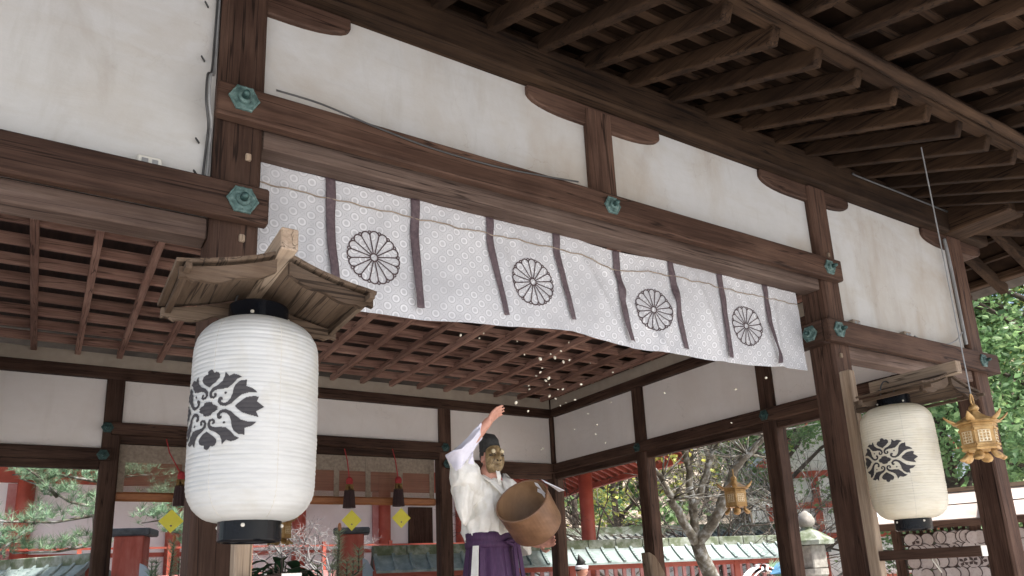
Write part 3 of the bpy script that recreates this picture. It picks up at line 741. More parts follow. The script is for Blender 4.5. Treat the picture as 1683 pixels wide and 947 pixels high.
# ------------------------------------------------------------------ bronze lanterns
def bronze(loc, s, label, cord_top, rz=.3):
    t = thing('bronze_lantern', label, 'hanging lantern', loc, None, rz)
    H = .15 * s; R = .105 * s
    def hexr(r_, z, tw=0): return [V((r_ * math.cos(PI / 3 * k + tw), r_ * math.sin(PI / 3 * k + tw), z)) for k in range(6)]
    MB().rings([hexr(R * .95, -H * .5), hexr(R, -H * .42), hexr(R * .93, -H * .40), hexr(R * .93, H * .42), hexr(R, H * .45), hexr(R * .98, H * .52)]).build('firebox', M_gold, t)
    for k in range(6):
        a = PI / 3 * k + PI / 6; ap = R * .93 * math.cos(PI / 6)
        m = MB(); n = V((math.cos(a), math.sin(a), 0)); sx = V((-math.sin(a), math.cos(a), 0)); up = V((0, 0, 1))
        M = Matrix((sx, n, up)).transposed().to_4x4(); M.translation = n * ap
        hw = R * .30
        m.box(-hw, hw, .001, .004, -H * .22, H * .24)
        m.xf(M); m.build('window', M_gold_pale, t)
        m = MB()
        for z in (-H * .30, H * .30): m.box(-R * .46, R * .46, .0, .008, z - .006 * s, z + .006 * s)
        for q in range(3):
            for j in range(4): m.box(-hw * .75 + q * hw * .6, -hw * .75 + q * hw * .6 + hw * .3, .005, .007, -H * .19 + j * H * .11, -H * .19 + j * H * .11 + H * .07)
        m.xf(M); m.build('lattice', M_gold, t)
    # roof with upturned petal corners
    MB().rings([hexr(R * 1.02, H * .53), hexr(R * 1.25, H * .56), hexr(R * 1.2, H * .62), hexr(R * .7, H * .78), hexr(R * .35, H * .95), hexr(R * .2, H * 1.08)]).build('roof', M_gold, t)
    for k in range(6):
        a = PI / 3 * k; c = V((math.cos(a), math.sin(a), 0)); sx = V((-math.sin(a), math.cos(a), 0))
        rs = []
        for i in range(6):
            q = i / 5; cc = c * (R * (1.0 + .62 * q)) + V((0, 0, H * (.60 + .30 * q ** 1.6))); hw = R * .22 * math.sin(PI * (.25 + .7 * q)); th = R * .07
            rs.append([cc + sx * (hw * math.cos(2 * PI * j / 8)) + V((0, 0, th * math.sin(2 * PI * j / 8))) for j in range(8)])
        MB().rings(rs).build('roof_petal', M_gold, t, smooth=True)
        rs = []
        for i in range(6):
            q = i / 5; cc = c * (R * (.7 + .45 * q)) + V((0, 0, -H * (.56 + .26 * math.sin(q * PI * .6)))); hw = R * .30 * math.sin(PI * (.2 + .7 * q)); th = R * .16 * math.sin(PI * (.2 + .7 * q))
            rs.append([cc + sx * (hw * math.cos(2 * PI * j / 8)) + V((0, 0, th * math.sin(2 * PI * j / 8))) for j in range(8)])
        MB().rings(rs).build('foot_petal', M_gold, t, smooth=True)
    MB().lathe([(R * .2, H * 1.05), (R * .28, H * 1.15), (R * .22, H * 1.25), (R * .08, H * 1.36)], (0, 0, 0), 12).build('finial', M_gold, t, smooth=True)
    m = MB(); m.tube([(R * .30 * math.sin(2 * PI * k / 20), 0, H * 1.5 + R * .34 * math.cos(2 * PI * k / 20)) for k in range(21)], .005 * s, 6); m.build('ring', M_gold, t, smooth=True)
    m = MB(); m.tube([(0, 0, H * 1.75), (.005, 0, (cord_top - loc[2]) * .5), (0, 0, cord_top - loc[2])], .004 * min(1, s), 6); m.build('hanging_cord', M_cable_d if s < .95 or rz > .5 else M_cable, t)
    return t
bronze((4.58, 2.2, 2.275), 1.0, 'gilt bronze lantern hanging from a cord by the right corner post', 4.17, .25)
bronze((7.0, 6.2, 2.41), 1.35, 'ochre hanging lantern seen before the bare lichen tree', 4.35, .75)
bronze((2.52, 9.45, 2.30), 1.3, 'golden hanging lantern partly hidden behind the left white lantern', 4.2, .6)

# ------------------------------------------------------------------ people
def remesh(m, name, mat, voxel, parent, smooth_it=4):
    me = bpy.data.meshes.new('tmp'); me.from_pydata(m.v, [], m.f)
    bm = bmesh.new(); bm.from_mesh(me); bmesh.ops.recalc_face_normals(bm, faces=bm.faces); bm.to_mesh(me); bm.free()
    o = bpy.data.objects.new('tmp', me); col.objects.link(o)
    rm = o.modifiers.new('r', 'REMESH'); rm.mode = 'VOXEL'; rm.voxel_size = voxel
    sm = o.modifiers.new('s', 'SMOOTH'); sm.factor = .5; sm.iterations = smooth_it
    dg = bpy.context.evaluated_depsgraph_get(); dg.update()
    ev = o.evaluated_get(dg); nm = bpy.data.meshes.new_from_object(ev); nm.name = name
    bpy.data.objects.remove(o); bpy.data.meshes.remove(me)
    nm.materials.clear(); nm.materials.append(mat)
    for p in nm.polygons: p.use_smooth = True
    ob = bpy.data.objects.new(name, nm); col.objects.link(ob); ob.parent = parent
    return ob
def crease(o, amp):
    me = o.data; me.update(); nn = [v.normal.copy() for v in me.vertices]
    for v, n_ in zip(me.vertices, nn):
        p = v.co; a = 1 - abs(noise.noise(V((p.x * 5 + p.z * 3, p.y * 5, p.z * 3.2 - p.x * 4)))); b = 1 - abs(noise.noise(V((p.x * 13 - p.z * 6, p.y * 13, p.z * 6 + p.x * 5 + 7))))
        v.co = p + n_ * (amp * (a ** 6 - .35) + amp * .45 * (b ** 5 - .35))
    me.update(); return o
def limb(m, pts, rads, n=14):
    P = [V(p) for p in pts]
    m.tube(P, rads, n)
    for p, r_ in zip(P, rads): m.ball(p, r_ * .985, 12, 8)
def hand(m, wrist, dirv, palm_n, curl=.5, sc_=1.0, thumb_side=1):
    """wrist point, direction of the palm, palm normal"""
    d_ = V(dirv).normalized(); n = V(palm_n); n = (n - d_ * n.dot(d_)).normalized(); sx = d_.cross(n) * thumb_side
    w_ = V(wrist)
    for k in range(5):
        q = k / 4; c = w_ + d_ * (.018 + .07 * q) * sc_
        hw = (.026 + .016 * q) * sc_
        m.ball(c - sx * hw * .55, .0175 * sc_, 10, 8); m.ball(c + sx * hw * .55, .0175 * sc_, 10, 8); m.ball(c, .018 * sc_, 10, 8)
    for i, (off, ln) in enumerate(((.033, .070), (.011, .078), (-.011, .073), (-.032, .058))):
        p = w_ + d_ * .088 * sc_ + sx * off * sc_; a = 0.0; pts = [w_ + d_ * .06 * sc_ + sx * off * .9 * sc_, p]
        for j, fr in enumerate((.45, .32, .23)):
            a += curl * (.8 + .12 * i); p = p + (d_ * math.cos(a) + n * math.sin(a) + sx * off * 1.2) * ln * fr * sc_; pts.append(p)
        limb(m, pts, [.0095 * sc_, .0095 * sc_, .0088 * sc_, .0080 * sc_, .0068 * sc_], 8)
    b = w_ + d_ * .025 * sc_ + sx * .028 * sc_
    limb(m, [b, b + (d_ * .5 + sx * .75 + n * .2) * .036 * sc_, b + (d_ * .9 + sx * .85 + n * .4) * .058 * sc_, b + (d_ * 1.35 + sx * .75 + n * .6) * .066 * sc_], [.013 * sc_, .0115 * sc_, .0105 * sc_, .008 * sc_], 8)

# local frame: x = his left, -y = facing, z = up from the stage floor
Fv = V((.304, -.952, 0)).normalized()
man = thing('person', 'masked person in white robe and purple hakama, one arm raised, holding a wooden pail', 'person', (2.36, 4.06, FL), None, math.atan2(Fv.x, -Fv.y))
# shoulders at z 1.34; right arm (x<0) raised, left arm (x>0) round the pail
sR, eR, wR = V((-.17, .02, 1.36)), V((-.275, -.03, 1.53)), V((-.150, -.155, 1.735))
sL, eL, wL = V((.17, .0, 1.34)), V((.255, .03, 1.07)), V((.225, -.20, 1.005))
hd = V((.0, -.035, 1.535))
m = MB()
limb(m, [(0, .02, .92), (0, .01, 1.05), (0, .02, 1.18), (0, .02, 1.30)], [.105, .10, .105, .09])
limb(m, [(-.06, .02, 1.34), sR], [.06, .05]); limb(m, [(.06, .02, 1.34), sL], [.06, .05])
limb(m, [(0, .01, 1.33), (0, -.01, 1.46)], [.062, .055])
limb(m, [sR, eR], [.045, .036]); limb(m, [eR, wR], [.042, .028])
limb(m, [sL, eL], [.045, .036]); limb(m, [eL, wL], [.042, .029])
for s in (-1, 1):
    limb(m, [(s * .058, .01, .92), (s * .085, -.01, .50), (s * .10, .02, .10)], [.068, .055, .042])
    limb(m, [(s * .11, .03, .05), (s * .12, -.13, .035)], [.045, .035])
# head
hm = MB(); HS = .76
hm.ball(hd + V((0, .012, .03)), .098, 20, 14, .80, .98, 1.08); hm.ball(hd + V((0, -.02, -.055)), .066, 16, 12, .9, .95, 1)
hm.ball(hd + V((0, -.055, -.09)), .032, 12, 8); hm.ball(hd + V((0, -.10, -.01)), .017, 10, 8, .8, 1, 1.5)
for s in (-1, 1): hm.ball(hd + V((s * .080, .012, -.005)), .026, 10, 8, .4, .8, 1.15)
hm.sc(hd, HS); m.add(hm.v, hm.f)
hand(m, wR, V((.60, -.10, .55)), V((.3, -.85, -.45)), .20, .90, -1)
hand(m, wL, V((.10, -.95, .10)), V((-.95, 0, .3)), .28, .92, 1)
remesh(m, 'body', M_skin, .0052, man, 3)
# robe torso
def fold(a, z, k): return .007 * math.sin(a * 11 + z * 14 + k) + .009 * math.sin(a * 5 - z * 21 + k) * (1 if math.sin(a) < 0 else .4) + .016 * nz((math.cos(a) * 2, math.sin(a) * 2, z * 4 + k))
m = MB(); rs = []
for i in range(30):
    q = i / 29; z = .98 + .43 * q
    wx = .118 + .046 * math.sin(min(1, q * 1.25) * PI) + .02 * q; wy = .105 + .045 * math.sin(min(1, q * 1.3) * PI) + .015 * q
    if q > .72: k = (q - .72) / .28; wx *= 1 - .52 * k ** 1.7; wy *= 1 - .42 * k ** 1.7
    rs.append([V(((wx + fold(a, z, 1)) * math.cos(a), .015 + (wy + fold(a, z, 1)) * math.sin(a), z + .01 * math.cos(a))) for a in [2 * PI * k / 48 for k in range(48)]])
m.rings(rs)
for s_, e_ in ((sR, (-.215, -.01, 1.42)), (sL, (.22, -.01, 1.28))):
    limb(m, [(s_.x * .5, .02, 1.34), s_, e_], [.09, .098, .10])
crease(remesh(m, 'robe', M_silk, .007, man, 3), .016)
# collar bands crossing in front
m = MB()
for s in (-1, 1):
    pts = [V((s * .050, .06, 1.435)), V((s * .068, -.01, 1.43)), V((s * .058, -.085, 1.385)), V((s * .012, -.150, 1.30))]
    for k in range(len(pts) - 1): m.bar(pts[k], pts[k + 1], .040, .012, (0, -1, .3))
m.build('collar', M_silk, man, smooth=False, bevel=.004)
# hanging sleeves
def sleeve(name, mat, path, drop, wid, thick, openr, seed, parent):
    F = 5; L0 = len(path); path = [V(p) for p in path]
    def it(arr):
        return [arr[i] + (arr[i + 1] - arr[i]) * (t / F) for i in range(L0 - 1) for t in range(F)] + [arr[-1]]
    path, drop, wid, thick = it(path), it(drop), it(wid), it(thick)
    m = MB(); rs = []; n = len(path)
    for i0, p in enumerate(path):
        i = i0 / F; p = V(p); q = i0 / (n - 1); ring = []; d0_ = i0
        for k in range(56):
            a = 2 * PI * k / 56; h = math.sin(a); c_ = math.cos(a)
            dn = drop[i0] if h < 0 else wid[i0]
            d_ = (V(path[min(i0 + 1, n - 1)]) - V(path[max(i0 - 1, 0)])).normalized()
            sd_ = d_.cross(V((0, 0, 1))).normalized()
            ww = thick[i0] * (1 - .35 * max(0, -h)) + .010 * math.sin(a * 5 + i + seed) + .012 * nz((k * .3, i * .6, seed))
            ring.append(p + V((0, 0, 1)) * (h * dn) + sd_ * (c_ * ww) + d_ * (.012 * math.sin(h * 4 + i)))
        rs.append(ring)
    m.rings(rs, True, True)
    o = m.build(name, mat, parent, smooth=True, sub=0)
    return crease(o, .012)
up = lambda a, b, t: a.lerp(b, t)
sleeve('sleeve', M_silk, [up(sR, eR, -.25), up(sR, eR, .0), up(sR, eR, .3), up(sR, eR, .55), up(sR, eR, .8), up(sR, eR, 1.0)], [.10, .15, .24, .33, .37, .34], [.08, .08, .075, .07, .062, .05], [.10, .10, .09, .08, .075, .06], .07, 2, man)
sleeve('under_sleeve', M_lav, [up(sR, eR, .5), up(sR, eR, .8), eR, up(eR, wR, .3), up(eR, wR, .56), up(eR, wR, .72)], [.06, .085, .095, .085, .07, .055], [.06, .066, .068, .06, .055, .05], [.06, .075, .078, .066, .058, .05], .05, 4, man)
sleeve('sleeve', M_silk, [up(sL, eL, -.1), up(sL, eL, .3), up(sL, eL, .7), eL, up(eL, wL, .35), up(eL, wL, .6)], [.10, .11, .12, .12, .11, .09], [.09, .09, .085, .075, .07, .065], [.06, .058, .058, .058, .058, .05], .07, 6, man)
# hakama with pleats, side slit, waist band
m = MB(); rs = []
for i in range(26):
    q = i / 25; z = 1.03 - .93 * q; wx = .146 + .13 * q; wy = .122 + .12 * q
    ring = []
    for k in range(96):
        a = 2 * PI * k / 96; pl = (.006 + .020 * q) * (abs(((a * 14 / (2 * PI)) % 1) - .5) * 4 - 1)
        ring.append(V(((wx + pl) * math.cos(a), .01 + (wy + pl) * math.sin(a), z)))
    rs.append(ring)
m.rings(rs); m.build('hakama', M_purple, man, smooth=False)
m = MB(); m.rings([[V((.150 * math.cos(a) + s * 0 - .06, -.02 + .13 * math.sin(a), z)) for a in [2 * PI * k / 20 for k in range(20)]] for s, z in ((0, .2), (0, .99))])
m = MB()
for i in range(2): pass
m.v = [tuple(V(p)) for p in ((-.166, -.012, 1.0), (-.158, -.050, 1.0), (-.218, -.080, .60), (-.234, -.025, .60))]; m.f = [(0, 1, 2, 3)]
m.build('side_slit', M_silk, man, solid=.006)
m = MB(); rs = []
for z, o in ((.985, .0), (.99, .012), (1.02, .014), (1.028, .010), (1.032, .016), (1.075, .016), (1.082, .006), (1.085, -.01)):
    rs.append([V(((.148 + o + .004 * nz((a, z * 8, 2))) * math.cos(a), .01 + (.124 + o + .004 * nz((a, z * 8, 5))) * math.sin(a), z)) for a in [2 * PI * k / 48 for k in range(48)]])
m.rings(rs); m.build('waist_band', M_purple, man, smooth=True)
m = MB()
bow = V((.06, -.142, 1.015))
for s in (-1, 1):
    m.tube([bow, bow + V((s * .035, -.012, .014)), bow + V((s * .085, -.005, .006)), bow + V((s * .03, -.012, -.012)), bow], [.010, .013, .011, .012, .010], 8)
m.ball(bow + V((0, -.012, 0)), .018, 10, 8)
for dx in (-.012, .022):
    m.bar(bow + V((dx, -.012, -.005)), bow + V((dx * 1.8, -.045, -.30)), .032, .008, (0, -1, 0))
m.build('bow', M_purple, man, smooth=False)
m = MB(); m.tube([bow + V((-.02, -.02, .035)), bow + V((.03, -.025, .038))], .007, 8); m.build('paper_twist', M_silk, man)
# tall black hat
m = MB(); rs = []
for i in range(14):
    q = i / 13; z = .055 + .165 * q
    wx = .087 * (1 - .10 * q - .42 * max(0, q - .72) ** 1.3 * 3); wy = .106 * (1 - .18 * q - .42 * max(0, q - .72) ** 1.3 * 3)
    rs.append([hd + V(((wx + .004 * nz((a * 2, q * 6, 1))) * math.cos(a), .012 + .035 * q + (wy + .004 * nz((a * 2, q * 6, 3))) * math.sin(a), z + .02 * math.sin(a))) for a in [2 * PI * k / 32 for k in range(32)]])
m.rings(rs); m.sc(hd, HS); m.build('hat', M_hat, man, smooth=True)
m = MB(); m.ball(hd + V((0, .028, .035)), .099, 20, 14, .86,   .92, .95); m.sc(hd, HS); m.build('hair', M_hair, man, smooth=True)
# mask
m = MB(); rs = []; NA, NBk = 29, 33
def mask_pt(a, t):
    # a -1..1 across, t -1..1 up
    x = .080 * math.sin(a * 1.45) * (max(.03, 1 - abs(t) ** 2.3 * (.80 if t < 0 else .72))) ** .5; z = .108 * t
    y = -.122 + .060 * (1 - math.cos(a * 1.45)) * 1.25 + .030 * t * t
    y -= .034 * math.exp(-((a) / .16) ** 2 - ((t + .02) / .17) ** 2)             # nose
    y -= .018 * math.exp(-((a) / .13) ** 2 - ((t - .2) / .2) ** 2)
    y -= .011 * math.exp(-((abs(a) - .42) / .22) ** 2 - ((t + .10) / .14) ** 2)     # cheeks
    y -= .013 * math.exp(-((abs(a) - .36) / .22) ** 2 - ((t - .46) / .09) ** 2)     # brows
    y += .016 * math.exp(-((abs(a) - .36) / .17) ** 2 - ((t - .24) / .10) ** 2)     # sockets
    y -= .012 * math.exp(-((a) / .30) ** 2 - ((t + .36) / .05) ** 2)                # upper lip
    y += .020 * math.exp(-((a) / .26) ** 2 - ((t + .47) / .045) ** 2)               # mouth
    y -= .014 * math.exp(-((a) / .28) ** 2 - ((t + .58) / .07) ** 2)
    y -= .016 * math.exp(-((a) / .25) ** 2 - ((t + .82) / .12) ** 2)                # chin
    for q in (.62, .72, .82): y -= .004 * math.exp(-((t - q - .05 * math.cos(a * 3)) / .025) ** 2)
    for q in (.55, .7): y -= .004 * math.exp(-((abs(a) - q + .25 * (t + .2)) / .05) ** 2)
    return hd + V((x, y, z - .012))
for j in range(NBk):
    for i in range(NA): m.v.append(tuple(mask_pt(-1 + 2 * i / (NA - 1), -1 + 2 * j / (NBk - 1))))
for j in range(NBk - 1):
    for i in range(NA - 1): q = j * NA + i; m.f.append((q, q + 1, q + NA + 1, q + NA))
m.sc(hd, HS); mk = m.build('mask', M_mask, man, smooth=True, solid=.008)
m = MB()
for s in (-1, 1):
    p = mask_pt(s * .36, .24); m.ball(p + V((0, -.003, 0)), .024, 10, 6, 1.35, .4, .55)
    for i in range(7):
        q = mask_pt(s * (.16 + .07 * i), .40 - .012 * (i - 3) ** 2); m.ball(q, .008, 6, 4)  # dark beads paint in the shade under the brows
        q = mask_pt(s * (.30 + .03 * i), -.02 - .07 * i); m.ball(q, .0068, 6, 4)  # dark crescents paint in the cheek shade
p = mask_pt(0, -.47); m.ball(p + V((0, -.003, 0)), .034, 12, 6, 1.2, .35, .32)
for s in (-1, 1): p = mask_pt(s * .10, -.15); m.ball(p, .011, 8, 6)  # dark dots paint in the shade under the nose
m.sc(hd, HS); m.build('mask_hole_and_painted_shade', M_mask_d, mk, smooth=True)
for s in (-1, 1):
    m = MB(); m.ball(mask_pt(s * .40, .50) + V((0, -.006, .004)), .019, 10, 8, 1, .5, 1); m.sc(hd, HS); m.build('brow_tuft', M_mask_l, mk, smooth=True)
m = MB(); c = mask_pt(0, -.92)
for i in range(18):
    a = random.uniform(-1, 1); m.tube([c + V((a * .014, .004, .01)), c + V((a * .016 + .004, -.012, -.05)), c + V((a * .012 + .010, -.004, -.105 - .02 * random.random()))], [.0045, .0042, .0015], 5)
m.sc(hd, HS); m.build('beard', M_silk, mk, smooth=True)
m = MB(); m.tube([hd + V((.072, -.03, -.055)), hd + V((.06, -.02, -.12)), hd + V((.06, -.06, -.18))], .006, 6); m.sc(hd, HS); m.build('mask_cord', M_red, mk, smooth=True)

# pail
rv3, fv3 = r, f
ax3 = (-.42 * r - .76 * d - .52 * f).normalized()      # from base towards the opening: left, up, towards viewer
pc = V((2.645, 3.955, 2.02)) - .052 * r - .30 * f - .022 * d
pail = thing('pail', 'brown wooden pail tilted open, held against the masked person', 'pail', pc)
zq = V((0, 0, 1)).rotation_difference(ax3).to_matrix().to_4x4()
PR, PL = .166, .116
def pm(m): return m.xf(zq)
pm(MB().lathe([(PR * .90, -PL - .004), (PR * .96, -PL + .008), (PR, PL), (PR - .012, PL), (PR * .90 - .010, -PL + .02), (.02, -PL + .02), (.02, -PL)], (0, 0, 0), 48, False)).build('stave_wall', M_pail, pail, smooth=False, bevel=.003)
pm(MB().lathe([(.001, -PL + .021), (PR * .9 - .012, -PL + .021), (PR - .0135, PL - .004)], (0, 0, 0), 48, False)).build('inner_lining', M_pail_d, pail, smooth=True)
# paper cut-out draped over the rim
inv = zq.inverted()
rim_dir = (inv.to_3x3() @ (.75 * r - .55 * d + .5 * f)); ang = math.atan2(rim_dir.y, rim_dir.x)
m = MB()
def rimp(a, t, off=0):   # t<0 inside, t>0 outside going down
    c_, s_ = math.cos(ang + a), math.sin(ang + a)
    if t < 0: return V(((PR - .018 - off) * c_, (PR - .018 - off) * s_, PL + t))
    return V(((PR + .006 + off) * c_, (PR + .006 + off) * s_, PL - t))
poly = [(.0, .01), (.09, -.0), (.10, -.03), (.03, -.045), (.0, -.06), (.10, -.055), (.16, -.085), (.06, -.10), (.03, -.16), (-.07, -.19), (-.02, -.10), (-.14, -.07), (-.05, -.05), (-.04, -.03)]
o_ = [tuple(rimp(a * 1.9, min(-.002, t), .004)) for a, t in poly]
m.add(o_, [tuple(range(len(o_)))]); pm(m).build('paper_streamer', M_paper, pail, solid=.002)
m = MB(); m.add([rimp(-.1, .0, 0) + V((0, 0, .012)), rimp(-.35, .0, .0) + V((0, 0, .012)), rimp(-.50, .09, .075), rimp(-.22, .13, .05)], [(0, 1, 2, 3)]); pm(m).build('paper_streamer', M_paper, pail, solid=.002)

# second person beyond the hall
p2 = thing('person', 'distant person with white headband and pointed black cap beyond the hall', 'person', (7.32, 9.75, .10), None, .4)
m = MB()
limb(m, [(0, 0, .85), (0, 0, 1.05), (0, 0, 1.30)], [.15, .14, .15]); limb(m, [(-.15, 0, 1.36), (.15, 0, 1.36)], [.07, .07]); limb(m, [(0, 0, 1.36), (0, 0, 1.48)], [.06, .055])
m.ball((0, 0, 1.58), .10, 18, 12, .82, .98, 1.15); m.ball((0, -.10, 1.56), .016, 8, 6)
for s in (-1, 1):
    limb(m, [(s * .17, 0, 1.36), (s * .23, .02, 1.10), (s * .22, -.08, .86)], [.055, .045, .03]); limb(m, [(s * .09, 0, .85), (s * .1, 0, .45), (s * .1, .02, .08)], [.10, .065, .045]); limb(m, [(s * .1, .02, .05), (s * .1, -.15, .04)], [.045, .035])
    hand(m, (s * .22, -.08, .86), (0, -.2, -1), (-s, 0, 0), .3, .9, s)
remesh(m, 'body', M_skin, .008, p2, 3)
m = MB(); rs = []
for z, wx, wy in ((.2, .30, .26), (.7, .25, .21), (1.0, .21, .17), (1.25, .22, .17), (1.38, .19, .14), (1.44, .09, .08)):
    rs.append([V((wx * math.cos(2 * PI * k / 24), wy * math.sin(2 * PI * k / 24), z)) for k in range(24)])
m.rings(rs); m.build('robe', M_silk, p2, smooth=True)
MB().lathe([(.086, 1.60), (.103, 1.605), (.104, 1.655), (.09, 1.66)], (0, 0, 0), 24, True).build('headband', M_paper, p2, smooth=True)
m = MB(); m.ball((0, .01, 1.62), .102, 16, 10, .88, .95, 1.05); m.build('hair', M_hair, p2, smooth=True)
m = MB(); m.tube([(-.01, .0, 1.70), (-.035, .0, 1.755), (-.075, .0, 1.83)], [.075, .045, .006], 12); m.build('cap', M_hat, p2, smooth=True)

# beans in the air
bean0 = None
random.seed(21)
spots = []
for q in ((2.300, 3.474, 2.521), (2.867, 4.058, 2.796), (2.915, 3.941, 2.728), (2.621, 3.773, 2.892), (2.383, 3.451, 2.754), (2.866, 4.205, 2.976), (3.196, 4.003, 3.053), (2.773, 3.810, 2.666), (2.842, 3.742, 2.697), (2.442, 3.420, 2.863), (2.189, 3.164, 2.733), (2.586, 3.580, 2.903), (2.830, 3.825, 2.971), (2.451, 3.163, 2.618), (3.201, 4.078, 2.703), (2.707, 3.369, 2.451), (2.706, 3.387, 2.397), (2.567, 3.134, 2.294), (3.131, 4.574, 2.527), (3.079, 4.083, 2.583), (3.031, 4.404, 2.502), (3.152, 3.759, 2.712), (2.127, 3.327, 2.523), (2.582, 3.563, 2.698), (2.728, 3.797, 2.707), (2.411, 3.280, 2.614), (3.094, 4.372, 2.977), (2.894, 3.412, 2.800), (2.463, 3.270, 2.788), (2.856, 4.284, 2.896), (2.905, 2.997, 2.573), (4.235, 3.634, 2.875), (3.805, 3.013, 2.760), (3.768, 3.301, 2.525), (2.402, 3.638, 2.916), (2.268, 3.946, 3.095), (2.060, 3.533, 2.972), (1.840, 3.404, 2.891), (2.790, 4.312, 3.253), (2.490, 3.383, 2.877), (3.028, 4.014, 3.188), (2.421, 3.424, 2.715), (4.327, 3.861, 2.193), (4.027, 3.928, 2.114), (2.893, 4.129, 2.924), (2.803, 4.210, 2.900)):
    spots.append(V(q))
for p in spots:
    if bean0 is None:
        b = MB().ball((0, 0, 0), .0085, 10, 7, 1, 1.0, 1.55).build('bean', M_bean, None, smooth=True, tagd=('pale thrown bean flying through the air inside the hall', 'bean', 'beans thrown into the air')); bean0 = b
    else:
        b = bean0.copy(); col.objects.link(b)
    b.location = p; b.rotation_euler = (random.uniform(0, 3), random.uniform(0, 3), random.uniform(0, 3)); s = random.choice((.4, .5, .55, .65, .95)); b.scale = (s, s, s)

# ------------------------------------------------------------------ blind, tassels, tags at the back of the hall
bl = thing('bamboo_blind', 'rolled down bamboo blind with grey tapes across the back opening', 'blind', (0, 9.20, 0))
MB().box(.64, 4.50, -.003, .003, 2.70, 3.30).build('slats', M_blind, bl)
MB().box(.64, 4.50, -.009, -.004, 3.03, 3.26).build('valance', M_tape_t if 0 else M_tape, bl)
MB().box(.62, 4.52, -.03, .03, 2.60, 2.70).build('roll', M_orange, bl, bevel=.02)
for x in (.70, 1.35, 2.0, 2.70, 3.13, 3.55, 4.0, 4.46): MB().box(x - .035, x + .035, -.014, -.010, 2.60, 3.20).build('tape', M_tape, bl)
for x, zt, dx in ((1.36, 2.78, -.08), (3.24, 2.78, .03), (3.90, 2.81, .02)):
    lab = {1.36: 'dark red tassel nearest the left white lantern', 3.24: 'dark red tassel left of the other by the mid blind', 3.90: 'dark red tassel by the right end of the blind'}[x]
    t = thing('tassel', lab, 'tassel', (x - (.07 if x < 2 else 0), 9.02, zt), 'tassels hung before the blind')
    m = MB(); m.tube([(-.10 + dx, 0, .50), (-.06 + dx, 0, .35), (0, 0, .10)], .007, 6); m.build('cord', M_red, t, smooth=True)
    m = MB(); m.ball((0, 0, .09), .045, 12, 8, 1, 1, 1.3); m.build('knot', M_red, t, smooth=True)
    MB().lathe([(.05, .03), (.055, .0), (.058, -.03), (.05, .05)][::-1], (0, 0, 0), 14).build('collar', M_gold, t, smooth=True)
    m = MB(); rs = [[((rr + .006 * (k % 2)) * math.cos(2 * PI * k / 28), (rr + .006 * (k % 2)) * math.sin(2 * PI * k / 28), z) for k in range(28)] for z, rr in ((-.02, .055), (-.12, .064), (-.24, .074))]
    m.rings(rs); m.build('fringe', M_tassel, t)
    lab = {1.36: 'yellow square tag on its corner beside the left white lantern', 3.24: 'yellow square tag on its corner above the worn red gatepost', 3.90: 'yellow square tag on its corner under the right tassel'}[x]
    tg = thing('tag', lab, 'tag', (x + (-.15 if x < 2 else .02), 8.98, 2.37 if x < 2 else (2.385 if x < 3.5 else 2.415)), 'yellow tags hung before the blind')
    m = MB(); h = .128; m.add([(0, -.003, h), (h, -.003, 0), (0, -.003, -h), (-h, -.003, 0), (0, .003, h), (h, .003, 0), (0, .003, -h), (-h, .003, 0)], [(0, 3, 2, 1), (4, 5, 6, 7), (0, 1, 5, 4), (1, 2, 6, 5), (2, 3, 7, 6), (3, 0, 4, 7)]); m.build('plate', M_yellow, tg)
    m = MB(); m.ball((0, -.004, -.05),   .011, 10, 6, 1, .3, 1); m.build('emblem', M_tape, tg)
    m = MB(); m.tube([(0, 0, h - .004), (.005, 0, h + .12)], .0022, 5); m.build('thread', M_string, tg)

